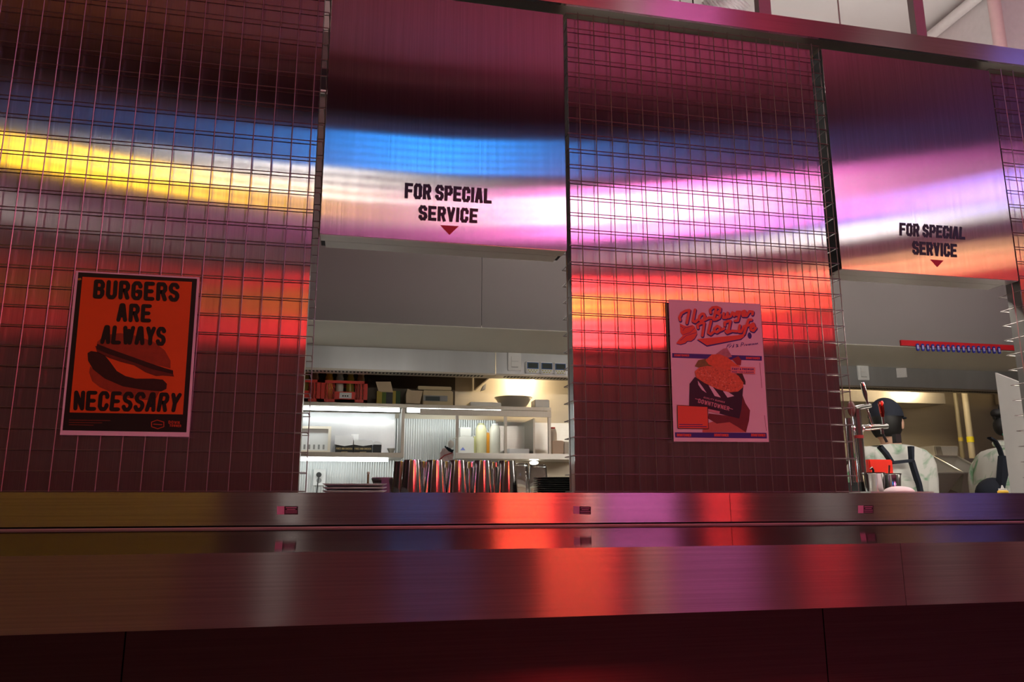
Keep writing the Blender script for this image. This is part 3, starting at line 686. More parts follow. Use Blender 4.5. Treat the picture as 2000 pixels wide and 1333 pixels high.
tag(prism('paper_stack', [(AX(685,Y+.05,850),zs),(AX(701,Y+.05,850),zs),(AX(701,Y+.05,850),AZ(847,Y+.05,690)),(AX(686,Y+.05,850),AZ(847,Y+.05,690))], Y+.105, Y+.13, PAPER), 'tall white paper sheet standing behind the black cartons', 'paper')
x0, x1 = AX(729,Y,870), AX(745,Y,870)
t = thing('napkin_holder', 'small black holder with white paper beside the steel jigger', 'holder', ((x0+x1)/2, Y, zs))
box('holder_body', x0, x1, Y, Y+.08, zs, AZ(869,Y,737), BLACK, t); prism('paper', [(x0-.003,AZ(870,Y,737)),(x1+.003,AZ(870,Y,737)),(x1+.003,AZ(866,Y,737)),((x0+x1)/2,AZ(862,Y,737)),(x0,AZ(864,Y,737))], Y+.005, Y+.07, PAPER, t)
c = at(764, 883, Y=Y+.03)
tag(lathe('jigger', (c.x, Y+.03, zs), [(0,0),(.012,0),(.012,.003),(.028,.036),(.026,.036),(.010,.006),(0,.006)], KSTEEL), 'small steel jigger at the end of the carton shelf', 'cup')
# right unit contents
zs = zc+.001; Y = YU+.14
HAZY = mat('hazy_plastic', (.78,.77,.72), .4, var=.05)
t = thing('plastic_tub', 'cloudy plastic tub with a blue mark beside the squeeze bottles', 'tub', (AX(910,Y,860), Y, zs))
pbox('tub_body', 896, 926, 853, 885, Y, .12, HAZY, t, .006, z0=zs); pbox('tub_top', 899, 920, 835, 853, Y+.01, .1, HAZY, t, .004)
ppoly('blue_mark', [(899,880),(904,874),(909,880)], Y-.002, .001, mat('blue_print', (.25,.30,.75), .5), t)
def squeeze(name, label, cx, w_, py, col, cap):
    x = AX(cx,Y,860); r = (AX(cx+w_/2,Y,860)-AX(cx-w_/2,Y,860))/2; h = AZ(py,Y,cx)-zs
    t = tag(lathe(name, (x, Y+.05, zs), [(0,0),(r*.92,0),(r,.008),(r,h*.80),(r*.75,h*.92),(r*.55,h*.95),(0,h*.95)], mat('bottle_%g%g' % (col[0],col[2]), col, .35, var=.06), n=18), label, 'bottle')
    lathe('cap', (x, Y+.05, zs+h*.95), [(r*.6,0),(r*.6,h*.05),(0,h*.06)], cap, t, n=14)
LID = mat('olive_lid', (.45,.44,.25), .5)
squeeze('sauce_bottle', 'tall pale yellow sauce bottle with olive cap', 942, 22, 826, (.80,.76,.48), LID)
squeeze('sauce_bottle', 'narrow orange sauce bottle between two pale bottles', 955, 8, 842, (.80,.33,.02), WHITE)
squeeze('sauce_bottle', 'tall white sauce bottle beside the shelf post', 969, 22, 827, (.80,.77,.66), WHITE)
squeeze('sauce_bottle', 'thin olive bottle behind the cloudy tub', 929, 7, 850, (.50,.50,.22), WHITE)
tag(pbox('paper_stack', 994, 1034, 877, 885, Y, .2, PAPER, bevel=.003, z0=zs), 'flat stack of white paper on the lit shelf', 'paper')
Y = YU+.1
squeeze('red_cap_bottle', 'clear bottle with a red cap at the end of the lit shelf', 1084, 14, 834, (.72,.62,.50), REDP)
tag(pbox('plastic_tub', 1079, 1101, 861, 880, YU+.02, .08, mat('peach_plastic', (.75,.52,.36), .4), bevel=.004, z0=zs), 'peach coloured tub in front of the red capped bottle', 'tub')
tag(pbox('plastic_tub', 1102, 1118, 863, 880, YU+.02, .08, CREAM, bevel=.004, z0=zs), 'cream tub at the end of the lit shelf beside the pillar', 'tub')
c = at(1043, 901, Y=YU+.12); t = tag(ell('cabinet_lamp', (c.x, YU+.12, zcb-.018), (.03,.03,.012), glow('spot_white', (1,.9,.72), 20*KIT)), 'small round lamp under the lit shelf', 'lamp')
# socket with plug
Y = YW-.018
t = thing('wall_socket', 'white double wall socket on the ribbed splashback', 'socket', (AX(623,Y,930), Y, AZ(949,Y,623)))
pbox('plate', 612, 635, 917, 949, Y, .012, WHITE, t, .002)
for py in (928, 939): 
    c = at(623, py, Y=Y); V, Fs = tubev([(c.x, Y-.004, c.z), (c.x, Y+.001, c.z)], .017, 16); mk('outlet', V, Fs, mat('grey_plastic'), t)
c = at(623, 928, Y=Y)
pl = tag(tube('power_plug', [(c.x, Y-.006, c.z), (c.x, Y-.035, c.z)], .017, BLACK, n=14), 'black power plug with its cord in the wall socket', 'plug')
tube('cord', [(c.x, Y-.03, c.z-.01), (c.x-.004, Y-.036, c.z-.06), (c.x-.01, Y-.03, 1.20), (c.x-.01, Y-.035, 1.146)], .004, BLACK, pl)

# back worktop under the shelves
box_ = tag(box('back_worktop', -2.2, 1.9, 2.55, YW-.02, ZL-.10, ZL-.06, KSTEEL), 'steel worktop along the kitchen wall behind the first window', 'worktop')
box('cabinet_front', -2.2, 1.9, 2.58, YW-.02, .001, ZL-.10, KDULL, box_)
tag(pbox('white_board', 778, 882, 903, 908, 2.9, .02, WHITE), 'thin white board edge behind the tumblers', 'board')
# ================================================================== things on the pass behind the ledge
ZP = ZL + .0005
def ordn(i): return ('first','second','third','fourth','fifth','sixth')[i]
CUPP = [(0,0),(.026,0),(.0265,.002),(.0345,.098),(.0355,.1),(.0355,.1015),(.033,.1015),(.0255,.004),(0,.004)]
CUPP = [(r, .1015-z) for r, z in CUPP][::-1]           # stands upside down
cupme = None
def cup(x, y, label, group):
    global cupme
    if cupme is None:
        o = lathe('tumbler', (x, y, ZP), CUPP, TUMBL, n=40); cupme = o.data; cupme.set_sharp_from_angle(angle=math.radians(12))
    else: o = link('tumbler', cupme, (x, y, ZP))
    tag(o, label, 'tumbler', group)
for i, p in enumerate((805, 850, 893, 942, 990)): cup(AX(p, .36, 930), .36, 'steel tumbler upside down, %s from the left in the front row' % ordn(i), 'front row of steel tumblers')
for i, p in enumerate((786, 830, 874, 918, 966)): cup(AX(p, .455, 930), .455, 'steel tumbler upside down in the second row, %s from the left' % ordn(i), 'second row of steel tumblers')
for i, p in enumerate((826, 868, 910, 955)): cup(AX(p, .545, 930), .545, 'steel tumbler upside down in the back row, %s from the left' % ordn(i), 'back row of steel tumblers')
GL = [(0,.098),(.026,.098),(.029,.094),(.035,0),(.032,0),(.026,.088),(0,.090)]
for p, y, lb in ((1014, .44, 'clear drinking glass upside down behind the last tumbler'), (1051, .53, 'clear drinking glass upside down behind the black plates')):
    tag(lathe('drinking_glass', (AX(p, y, 930), y, ZP), GL, GLASS, n=28), lb, 'glass')
# trays
TRM = mat('tray_steel', (.50,.50,.50), .28, .7, .06)
for i in range(3):
    y0, y1 = .20, .46; x0, x1 = AX(628, y0, 950), AX(757, y0, 950); z = ZP + .0095*i
    V = [(x0+.012,y0+.007,z+.002),(x1-.012,y0+.007,z+.002),(x1-.012,y1-.012,z),(x0+.012,y1-.012,z),(x0,y0,z+.008),(x1,y0,z+.008),(x1,y1,z+.008),(x0,y1,z+.008)]
    tag(mk('serving_tray', V, BF, TRM, bevel=.0015), 'flat steel serving tray, %s of the stack of three' % ('bottom','middle','top')[i], 'tray', 'stack of steel trays')
t = thing('steel_pan', 'shiny square steel pan with a post beside it behind the trays', 'pan', (AX(755,.56,950), .56, ZP))
x0, x1 = AX(724,.52,940), AX(784,.52,940)
V = [(x0+.02,.52,ZP),(x1-.02,.52,ZP),(x1-.02,.6,ZP),(x0+.02,.6,ZP),(x0,.50,ZP+.053),(x1,.50,ZP+.053),(x1,.615,ZP+.053),(x0,.615,ZP+.053)]
mk('pan_body', V, BF, CHROME, t, bevel=.003)
xx = AX(719,.50,930); tube('post', [(xx,.50,ZP),(xx,.50,ZP+.062)], .003, mat('brass', (.7,.45,.2), .25, 1), t); ell('knob', (xx,.50,ZP+.066), (.005,.005,.005), KDULL, t)
# black pan stack
PLB = mat('black_enamel', (.05,.055,.055), .22, .5, var=.1)
for i in range(9):
    c = (AX(1092,.33,950), .33, ZP+.0055*i)
    tag(lathe('black_plate', c, [(0,0),(.064,0),(.073,.0026),(.080,.0036),(.080,.0052),(.076,.0052),(.066,.002),(0,.002)], PLB, n=36), 'round black plate, %s from the bottom of the stack' % ('first','second','third','fourth','fifth','sixth','seventh','eighth','ninth')[i], 'plate', 'stack of black plates')
# wrapped utensil by the shelf post
HK = [at(884,858,Y=2.9), at(889,856,Y=2.96), at(893,857,Y=3.0)]
t = thing('plastic_bag', 'crumpled clear bag with a dark whisk hanging by the shelf post', 'bag', (AX(873,2.9,890), 2.9, AZ(910,2.9,873)))
BAGM = mat('hazy_bag', (.62,.45,.45), .3, var=.2, alpha=.75)
V, Fs = ellv((AX(872,2.9,895), 2.9, AZ(893,2.9,872)), (.045,.02,.055)); V = [v + Vector((random.uniform(-.008,.008), random.uniform(-.006,.006), random.uniform(-.008,.008))) for v in V]
mk('bag_body', V, Fs, BAGM, t, smooth=False)
V, Fs = ellv((AX(880,2.88,868), 2.87, AZ(868,2.88,880)), (.022,.018,.025)); mk('bag_top', V, Fs, HAZY, t, smooth=True)
for k in range(3): tube('whisk_wire', [at(869+k*4, 872+k*2, Y=2.84), at(876+k*3, 880, Y=2.84), at(884+k, 884-k*2, Y=2.84)], .005, mat('dark_blue_steel', (.03,.05,.07), .3, 1), t)
tube('hook', HK, .003, KSTEEL, t)
tube('red_handle', [at(884,885,Y=2.84), at(868,890,Y=2.84), at(857,900,Y=2.84), at(854,908,Y=2.84)], .004, mat('dark_red', (.25,.02,.02), .4), t)

# ================================================================== right window
# red order rail with blue tags on the soffit edge
Y = YS-.014
z = lambda px, py: at(px, py, Y=Y)
t = tag(box('order_rail', AX(1761,Y,675), 3.75, Y, YS-.0005, AZ(675,Y,1763), AZ(664.5,Y,1763), mat('red_paint', (.42,.010,.012), .4)), 'long red order rail fixed along the soffit edge', 'rail')
NV = mat('navy_tag', (.02,.025,.20), .4); TW = mat('tag_print', (.55,.50,.62), .5)
tagme = None
ORD = ['first','second','third','fourth','fifth','sixth','seventh','eighth','ninth','tenth','eleventh','twelfth','thirteenth','fourteenth','fifteenth','sixteenth','seventeenth']
for i in range(17):
    px_ = 1793 + (1952-1793)*i/16; py_ = 678.5 + 6*i/16; Yt = Y-.006; c = at(px_, py_, Y=Yt); r = .0105; hh = .013
    pts = [(c.x+r*math.cos(a), c.z+hh+r*math.sin(a)) for a in [math.pi*k/8 for k in range(9)]] + [(c.x+r*math.cos(a), c.z-hh+r*math.sin(a)) for a in [math.pi+math.pi*k/8 for k in range(9)]]
    o = prism('order_tag', pts, Yt, Y-.0003, NV); tag(o, 'navy oval order tag, %s from the left on the red rail' % ORD[i], 'tag', 'navy tags on the red rail')
    boxes('printed_label', [(c.x-.006, c.x+.006, Yt-.0006, Yt, c.z-.010+.006*k, c.z-.0065+.006*k) for k in range(4)], TW, o)

# grey splash guard at the right
GX = AX(1958, 1.25, 840)
V0 = [(1.25, at(1958,729,Y=1.25).z), (.66, at(1958,729,Y=1.25).z-.30), (.66, ZL+.001), (1.25, ZL+.001)]
V = [(GX, y, zz) for y, zz in V0] + [(GX+.012, y, zz) for y, zz in V0]
tag(mk('splash_guard', V, [(0,1,2,3),(7,6,5,4),(0,4,5,1),(1,5,6,2),(2,6,7,3),(3,7,4,0)], mat('grey_laminate', (.55,.53,.52), .5, var=.04)), 'pale grey upright splash guard with sloping top at the right edge', 'panel')
struct(box('floor_prep_counter', .75, 3.9, .64, 1.35, 0, ZL-.001, mat('prep_counter_steel', (.45,.43,.41), .35, 1)), None)
o = bpy.data.objects['floor_prep_counter']; o.name = 'prep_counter'; o['kind'] = ''; del o['kind']; tag(o, 'steel prep counter behind the right window', 'counter')

# beer tap tower
YT = .42
def T(px, py, Y=YT): return at(px, py, Y=Y)
t = thing('beer_tap', 'chrome beer tap tower with two tall tap handles', 'beer tap', (T(1682,950).x, YT, ZP))
REDC = mat('red_chrome', (.75,.10,.08), .12, 1)
x = T(1681, 900).x; zt = T(1681, 800).z
tube('column', [(x, YT, ZP), (x, YT, zt)], .016, CHROME, t, n=20); tube('red_collar', [(x, YT, T(1680,857).z), (x, YT, T(1680,851).z)], .0175, mat('dark_red'), t, n=20)
tube('side_column', [(T(1660,900).x, YT-.01, ZP+.03), (T(1660,900).x, YT-.01, T(1660,818).z)], .010, CHROME, t, n=16)
box('column_clamp', T(1659,0).x-.012, T(1659,0).x+.010, YT-.024, YT-.004, T(1660,865).z, T(1660,848).z, BLACK, t)
ell('badge', (T(1656,800).x, YT-.02, T(1656,800).z), (.016,.006,.029), mat('dark_wood', (.06,.012,.010), .4), t)
tube('upper_faucet', [T(1670,800), T(1680,796), T(1700,793)], [.013,.010,.008], CHROME, t, n=16); ell('faucet_collar', T(1674,800), (.010,.012,.013), BLACK, t)
tube('lower_faucet', [T(1660,836), T(1690,836), T(1733,833)], [.008,.011,.009], CHROME, t, n=16)
for p in ((1666,838),(1684,838),(1697,835)): ell('coupling', T(*p), (.009,.012,.012), CHROME, t)
def handle(a, b, cA, cB, r, m): 
    tube('tap_handle', [T(*a), T(a[0]*.85+b[0]*.15, a[1]*.85+b[1]*.15), T(a[0]*.3+b[0]*.7, a[1]*.3+b[1]*.7), T(*b)], [r*.8, r, r*.95, r*.6], m, t, n=14); tube('handle_neck', [T(*cA), T(*cB)], .005, CHROME, t, n=10)
handle((1684,748), (1692,780), (1692,780), (1696,793), .0085, CHROME); handle((1720,784), (1724,815), (1724,815), (1726,832), .0095, REDC)
tube('upper_spout', [T(1693,800), T(1698,812), T(1704,829)], .004, CHROME, t, n=10); tube('lower_spout', [T(1722,836), T(1724,848)], .006, CHROME, t, n=10); tube('spout_tip', [T(1724,848), T(1732,864)], .005, BLACK, t, n=10)
box('drip_tray', T(1661,950).x, T(1694,950).x, YT-.06, YT+.04, ZP, T(1680,943).z, BLACK, t)
# steel utensil buckets
for px_, lb, y in ((1706, 'steel bucket with tongs in front of the beer tap', .33), (1738, 'second steel bucket half behind the first one', .40)):
    x = AX(px_, y, 930); t = tag(lathe('steel_bucket', (x, y, ZP), [(0,0),(.030,0),(.036,.066),(.038,.068),(.038,.0715),(.034,.0715),(.028,.003),(0,.003)], TUMBL, n=28), lb, 'bucket')
    if px_ < 1720: tube('tongs', [(x-.005,y,ZP+.02), (x-.006,y-.01,ZP+.080), (x-.012,y-.012,ZP+.088), (x-.017,y-.010,ZP+.082)], .004, CHROME, t)
    else: tube('spoon', [(x-.01,y,ZP+.02), (x-.006,y-.01,ZP+.10)], .003, CHROME, t)
tag(box('red_caddy', AX(1691,.58,905), AX(1737,.58,905), .56, .68, ZP, AZ(898,.56,1714), REDP, bevel=.004), 'red caddy box behind the steel buckets', 'box')
t = tag(box('steel_tray_edge', AX(1680,.2,958), AX(1802,.2,958), .15, .33, ZP, ZP+.006, KSTEEL, bevel=.001), 'thin steel tray on the ledge under the buckets', 'tray'); t.name = 'steel_tray'
V, Fs = ellv((AX(1755,.25,950), .25, ZP+.0065), (.045,.05,.018), lo=0); tag(mk('folded_cloth', V, Fs, mat('pink_cloth', (.75,.60,.64), .85), smooth=True), 'pale pink folded cloth heaped on the steel tray', 'cloth')
# mustard bottle
x = AX(1958, .22, 955); t = tag(lathe('mustard_bottle', (x, .22, ZP), [(0,0),(.016,0),(.0165,.004),(.0165,.008),(.013,.011),(0,.011)], mat('mustard_yellow', (.80,.52,.06), .4), n=20), 'yellow mustard squeeze bottle with white nozzle at the right', 'bottle')
lathe('nozzle_cap', (x, .22, ZP+.011), [(.0125,0),(.0125,.006),(.005,.0065),(.002,.017),(0,.017)], WHITE, t, n=18)

# fry station, pans and pipes at the back
Y0 = 2.35
def S(px, py): return at(px, py, Y=Y0)
t = thing('fry_basin', 'steel draining basins with bright rims in the right window', 'basin', (S(1860,950).x, Y0, 0.9))
for a, b, lb in ((1826, 1880, 0), (1882, 1932, 1)):
    x0, x1 = S(a,922).x, S(b,922).x; zr = S(1860,925).z; y1 = Y0+.26
    rm = [(x0,Y0,zr),(x1,Y0,zr),(x1,y1,zr+.125),(x0,y1,zr+.125)]
    bt = [(x0+.05,Y0+.10,zr-.13),(x1-.05,Y0+.10,zr-.13),(x1-.05,y1+.05,zr-.06),(x0+.05,y1+.05,zr-.06)]
    mk('basin', rm+bt, [(0,1,5,4),(1,2,6,5),(2,3,7,6),(3,0,4,7),(4,5,6,7)], KSTEEL, t)
    tube('rim', rm+[rm[0]], .008, KSTEEL, t, n=8)
box('stand', S(1826,922).x+.02, S(1932,922).x-.02, Y0+.08, Y0+.34, .001, S(1860,925).z-.16, KDULL, t)
Yp = 2.95; zsh = AZ(896, Yp, 1855)
tag(box('back_shelf', 1.95, 4.65, Yp-.05, YW+.02, zsh-.03, zsh, KSTEEL), 'steel shelf along the back wall above the fry basins', 'shelf')
x0, x1 = AX(1826,Yp,880), AX(1874,Yp,880); zt = AZ(871,Yp,1850)
t = thing('food_pan', 'steel food pan with a white sheet on the back shelf', 'pan', ((x0+x1)/2, Yp, zsh))
V = [(x0+.025,Yp+.02,zsh),(x1-.02,Yp+.02,zsh),(x1-.02,Yp+.24,zsh),(x0+.025,Yp+.24,zsh),(x0,Yp,zt),(x1,Yp,zt),(x1,Yp+.26,zt),(x0,Yp+.26,zt)]
mk('pan_body', V, BF, KSTEEL, t, bevel=.008); ppoly('white_sheet', [(1838,873),(1871,873),(1870,893),(1843,893)], Yp-.002, .002, mat('milky_plastic', (.7,.69,.68), .4), t)
Yq = 3.2
for a, b, r, lb, m in (((1886,786),(1900,900),.024,'pale kitchen pipe with a bright yellow band', mat('pipe_paint', (.50,.44,.32), .5)), ((1868,796),(1880,890),.016,'thin dark pipe behind the steel food pan', mat('pipe_dark', (.20,.17,.11), .5))):
    xx = AX((a[0]+b[0])/2, Yq, 840); o = tag(tube('pipe', [(xx,Yq,zsh+.001),(xx,Yq,ZS-.01)], r, m, n=14), lb, 'pipe')
    zz = AZ(859, Yq, 1893)
    if r > .02: tube('yellow_band', [(xx,Yq,zz-.022),(xx,Yq,zz+.022)], r+.003, mat('yellow_tape2', (.80,.68,.02), .5), o, n=14)
    else: tube('yellow_band', [(xx,Yq,zz-.015),(xx,Yq,zz+.015)], r+.002, mat('mustard_print'), o, n=14)

# ------------------------------------------------------------------ people
def prints(name):
    m = mat(name, (.66,.66,.62), .8, var=.06, scale=12); nt = m.node_tree; b = nt.nodes['Principled BSDF']
    old = b.inputs['Base Color'].links[0].from_socket
    tc = nt.nodes.new('ShaderNodeTexCoord'); nz = nt.nodes.new('ShaderNodeTexNoise'); nz.inputs['Scale'].default_value = 7; nz.inputs['Detail'].default_value = 5; nz.inputs['Distortion'].default_value = 1.2
    cr = nt.nodes.new('ShaderNodeValToRGB'); cr.color_ramp.elements[0].position = .50; cr.color_ramp.elements[1].position = .64
    mx = nt.nodes.new('ShaderNodeMix'); mx.data_type = 'RGBA'; mx.inputs[7].default_value = (.16,.36,.20,1)
    nt.links.new(tc.outputs['Object'], nz.inputs['Vector']); nt.links.new(nz.outputs[0], cr.inputs[0]); nt.links.new(cr.outputs[0], mx.inputs[0])
    nt.links.new(old, mx.inputs[6]); nt.links.new(mx.outputs[2], b.inputs['Base Color'])
    return m
SHIRT = prints('leaf_print_shirt'); SKIN = mat('skin', (.62,.36,.25), .55, var=.08); NAVC = mat('navy_cloth', (.012,.016,.030), .8); HAIR = mat('black_hair', (.008,.007,.007), .55)
def skinmesh(name, verts, edges, radii, m, parent, root=0):
    org = WPOS[parent.name]
    me = bpy.data.meshes.new(name); me.from_pydata([Vector(v)-org for v in verts], edges, [])
    o = bpy.data.objects.new(name, me); COL.objects.link(o); o.parent = parent; WPOS[o.name] = org
    md = o.modifiers.new('skin', 'SKIN'); md.use_smooth_shade = True
    for i, v in enumerate(me.skin_vertices[0].data):
        r = radii[i]; v.radius = r if isinstance(r, tuple) else (r, r); v.use_root = (i == root)
    sb = o.modifiers.new('sub', 'SUBSURF'); sb.levels = 2; sb.render_levels = 2
    me.materials.append(m)
    return o
def person(label, base, face, J, shirt_r, cap_kind):
    """J: joints in metres relative to base (x right, y away from the counter, z up)"""
    B = Vector(base); P = {k: B+Vector(v) for k, v in J.items()}
    t = thing('person', label, 'person', base)
    names = ['pelvis','waist','chest','neckb','neck','head','shL','elL','wrL','haL','shR','elR','wrR','haR','hipL','knL','anL','toL','hipR','knR','anR','toR']
    V = [P[n] for n in names]; ix = {n:i for i,n in enumerate(names)}
    E = [(ix[a],ix[b]) for a,b in (('pelvis','waist'),('waist','chest'),('chest','neckb'),('neckb','neck'),('neck','head'),('chest','shL'),('shL','elL'),('elL','wrL'),('wrL','haL'),('chest','shR'),('shR','elR'),('elR','wrR'),('wrR','haR'),('pelvis','hipL'),('hipL','knL'),('knL','anL'),('anL','toL'),('pelvis','hipR'),('hipR','knR'),('knR','anR'),('anR','toR'))]
    R = [(.12,.09),(.11,.085),(.13,.09),.055,.048,.07,.05,.04,.028,.034,.05,.04,.028,.034,.08,.055,.04,.035,.08,.055,.04,.035]
    skinmesh('body', V, E, R, SKIN, t)
    hd = P['head']; rot = Matrix.Rotation(face, 3, 'Z')
    ell('head', hd+Vector((0,0,.015)), (.078,.096,.118), SKIN, t, rot=rot)
    fd = rot @ Vector((0,1,0)); sd = rot @ Vector((1,0,0))
    nose = hd+fd*.098+Vector((0,0,-.005)); ell('nose', nose, (.012,.016,.018), SKIN, t, rot=rot)
    for s in (-1,1):
        ell('ear', hd+sd*(s*.078)+Vector((0,0,.0)), (.010,.020,.030), SKIN, t, rot=rot)
        ell('eye', hd+fd*.088+sd*(s*.03)+Vector((0,0,.02)), (.013,.008,.008), HAIR, t, rot=rot)
    ell('mouth', hd+fd*.09+Vector((0,0,-.05)), (.024,.008,.007), mat('lips', (.40,.12,.10), .5), t, rot=rot)
    ell('hair', hd-fd*.012+Vector((0,0,.018)), (.084,.098,.118), HAIR, t, rot=rot, lo=-48, hi=90)
    cp = ell('cap', hd-fd*.004+Vector((0,0,.035)), (.089,.104,.112), NAVC if cap_kind else HAIR, t, rot=rot, lo=2, hi=90)
    br = [hd+Vector((0,0,.042))+sd*(.078*math.sin(a))+fd*(.085+.085*math.cos(a)) for a in [math.radians(-95+19*k) for k in range(11)]]
    VV = br+[p+Vector((0,0,-.006)) for p in br]; n = len(br)
    mk('brim', VV, [tuple(range(n)), tuple(range(2*n-1,n-1,-1))]+[(i,i+n,(i+1)%n+n,(i+1)%n) for i in range(n)], NAVC, cp)
    # five fingers on each hand
    for s in 'LR':
        h = P['ha'+s]; dr = (h-P['wr'+s]).normalized(); sdv = dr.cross(Vector((0,0,1))).normalized()
        for k in range(5):
            o_ = sdv*(.016*(k-1.5)) if k < 4 else sdv*(-.04)
            l_ = (.065,.075,.07,.055,.045)[k]
            a = h+o_+dr*.01 if k < 4 else h-sdv*.028-dr*.01
            tube('finger', [a, a+dr*l_*.55+(Vector((0,0,-.004)) if k < 4 else -sdv*.014), a+dr*l_+Vector((0,0,-.02))+(Vector() if k < 4 else -sdv*.02)], [.0085,.008,.006], SKIN, t, n=8)
    # shirt
    q_ = ['waist2','waist','chest','neckb','shL','slL','shR','slR']
    P['waist2'] = P['pelvis']+Vector((0,0,.02)); P['slL'] = P['shL'].lerp(P['elL'], .95); P['slR'] = P['shR'].lerp(P['elR'], .95)
    ii = {n:i for i,n in enumerate(q_)}
    skinmesh('shirt', [P[n] for n in q_], [(ii[a],ii[b]) for a,b in (('waist2','waist'),('waist','chest'),('chest','neckb'),('chest','shL'),('shL','slL'),('chest','shR'),('shR','slR'))],
             [(.19,.15),(.18,.145),(.20,.15),(.075,.07),(.105,.105),(.095,.095),(.105,.105),(.095,.095)], SHIRT, t, root=1)
    c0 = P['neckb']+Vector((0,0,.025)); V, Fs = tubev([c0+Vector((.072*math.cos(a),.068*math.sin(a),.012*math.sin(a))) for a in [2*math.pi*k/16 for k in range(17)]], .022, 8); mk('collar', V, Fs, SHIRT, t, smooth=True)
    # trousers
    q_ = ['pelvis','hipL','knL','anL','hipR','knR','anR']; ii = {n:i for i,n in enumerate(q_)}
    skinmesh('trousers', [P[n] for n in q_], [(ii[a],ii[b]) for a,b in (('pelvis','hipL'),('hipL','knL'),('knL','anL'),('pelvis','hipR'),('hipR','knR'),('knR','anR'))], [(.17,.13),.10,.08,.07,.10,.08,.07], NAVC, t)
    return t, P, fd, sd, hd
b1 = at(1752, 900, Y=1.62)
hz = at(1744, 828, Y=1.62)
bx_, hx, hzz = b1.x, hz.x-b1.x, hz.z
J = dict(pelvis=(.01,.02,.95), waist=(0,.02,1.12), chest=(0,.01,1.33), neckb=(hx*.8,.02,hzz-.20), neck=(hx,.03,hzz-.12), head=(hx,.05,hzz),
  shL=(-.15,.03,1.385), elL=(-.21,.14,1.18), wrL=(-.13,.38,1.14), haL=(-.11,.46,1.14), shR=(.14,.02,1.375), elR=(.20,.10,1.15), wrR=(.14,.36,1.12), haR=(.12,.44,1.12),
  hipL=(-.09,.02,.90), knL=(-.10,.03,.50), anL=(-.10,.0,.075), toL=(-.11,.14,.035), hipR=(.10,.02,.90), knR=(.11,.03,.50), anR=(.11,.0,.075), toR=(.12,.14,.035))
t, P, fd, sd, hd = person('person seen from behind in black cap, leaf print shirt and navy apron straps', (bx_, 1.62, 0), -.95, J, 0, True)
def strap(pix, wpx, Y0_, parent):
    pts = [at(x, y, Y=Y0_) for x, y in pix]; V, Fs = [], []
    wd = wpx*(at(1751,900,Y=Y0_)-at(1750,900,Y=Y0_)).length/2
    for i, p in enumerate(pts):
        a = pts[max(i-1,0)]; b = pts[min(i+1,len(pts)-1)]; d = (b-a).normalized(); s = d.cross(Vector((0,1,0))).normalized()*wd
        V += [p+s, p-s, p+s+Vector((0,.03,0)), p-s+Vector((0,.03,0))]
    for i in range(len(pts)-1):
        a, b = 4*i, 4*i+4
        Fs += [(a,a+1,b+1,b),(a+2,b+2,b+3,a+3),(a,b,b+2,a+2),(a+1,a+3,b+3,b+1)]
    mk('apron_strap', V, Fs, NAVC, parent)
ys = 1.62-.148
strap([(1722,872),(1734,886),(1746,904),(1784,900),(1783,872)], 6, ys, t)
strap([(1784,900),(1790,920),(1798,945),(1802,965)], 6, ys, t)
b2 = at(1950, 900, Y=1.85); hz = at(1988, 815, Y=1.85)
hx, hzz = hz.x-b2.x, hz.z
J = dict(pelvis=(.02,.02,.95), waist=(.02,.02,1.10), chest=(.02,.01,1.30), neckb=(hx*.6,.01,hzz-.19), neck=(hx*.9,.0,hzz-.11), head=(hx,.0,hzz),
  shL=(.03,.15,1.36), elL=(.10,.22,1.12), wrL=(.34,.16,1.12), haL=(.42,.15,1.12), shR=(-.01,-.13,1.35), elR=(-.09,-.17,1.12), wrR=(.16,-.16,1.04), haR=(.24,-.15,1.03),
  hipL=(.02,.10,.90), knL=(.04,.11,.50), anL=(.0,.11,.075), toL=(.14,.12,.035), hipR=(.02,-.09,.90), knR=(.04,-.10,.50), anR=(.0,-.10,.075), toR=(.14,-.11,.035))
t, P, fd, sd, hd = person('person facing right with a hair bun and leaf print shirt beside the splash guard', (b2.x, 1.85, 0), -1.45, J, 0, True)
c = at(1946, 808, Y=1.85); ell('hair_bun', c, (.030,.034,.028), HAIR, t); ell('ponytail', at(1955, 832, Y=1.85), (.040,.045,.060), HAIR, t)
tube('hair_tie', [c+Vector((-.02,0,-.028)), c+Vector((.03,0,-.02))], .012, HAIR, t)
tube('mask_strap', [at(1960,849,Y=1.76), at(1972,849,Y=1.76)], .009, mat('green_strap', (.02,.34,.20), .6), t)
ys2 = 1.85-.15
ppoly('apron_bib', [(1960,890),(1978,894),(1984,960),(1955,960),(1958,915)], ys2-.02, .04, NAVC, t)
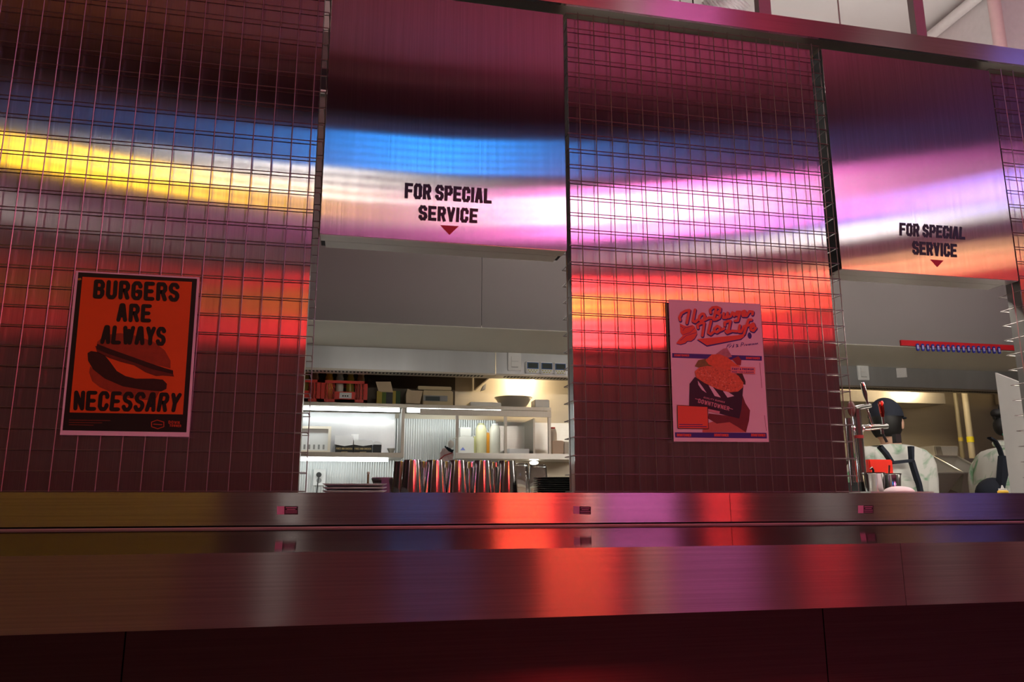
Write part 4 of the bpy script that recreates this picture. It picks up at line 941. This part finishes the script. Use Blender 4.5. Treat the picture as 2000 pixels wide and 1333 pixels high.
c = at(1956, 968, Y=1.72); ell('apron_skirt', (c.x, 1.77, c.z), (.095,.10,.10), NAVC, t)
strap([(1936,855),(1948,862),(1956,876),(1961,892)], 2.5, ys2-.01, t)

# ================================================================== above the rail
POST = mat('post_paint', (.34,.28,.28), .5, .3, .05)
for a, b, lb in ((1480, 1503, 'square steel post rising from the header rail behind the pillar'), (1782, 1801, 'round-looking steel post rising above the right sign')):
    Y = .05; x0, x1 = AX(a,Y,40), AX(b,Y,40); tag(box('ceiling_post', x0, x1, Y-.014, Y+.014, 2.7245, ZC-.001, POST), lb, 'post')
for p, lb in ((1208,'thin black rod above the red end of the rail'),(1301,'thin steel hanging rod left of the black rod'),(1354,'thin black hanging rod near the flexible duct')):
    tag(tube('hanger_rod', [(AX(p,.05,15), .05, 2.7245), (AX(p,.05,15), .05, ZC-.001)], .0025, BLACK if p != 1301 else POST, n=8), lb, 'rod')
pts = [at(1340, 90, Z=4.9), at(1385, 45, Z=5.0), at(1440, -20, Z=5.1), at(1500,-90, Z=5.15)]
d0 = pts[0]; path = [at(1395+75*k/40-30, 45-80*(k/40)+20, Z=5.0+.2*k/40) for k in range(41)]
tube('flexible_duct', path, [.16 if k % 2 else .148 for k in range(41)], mat('foil_duct', (.55,.52,.52), .4, .4), n=16)
tag(bpy.data.objects['flexible_duct'], 'grey flexible air duct under the ceiling above the rail', 'duct')
tag(tube('ceiling_conduit', [at(1800,84,Z=5.5), at(1905,-2,Z=5.5), at(1960,-47,Z=5.5)], .05, mat('white_conduit', (.68,.65,.63), .6), n=10), 'white conduit running diagonally across the ceiling', 'conduit')
X0 = at(1945, 60, Y=2.9).x
struct(box('wall_column', X0, X0+1.2, 2.9, 3.74, 2.61, ZC, mat('column_paint', (.60,.55,.55), .8)))
tag(tube('riser_pipe', [(X0-.03,2.85,2.7),(X0-.03,2.85,ZC-.001)], .05, mat('pink_pipe', (.62,.42,.42), .4), n=14), 'pinkish riser pipe in the corner above the right panel', 'pipe')
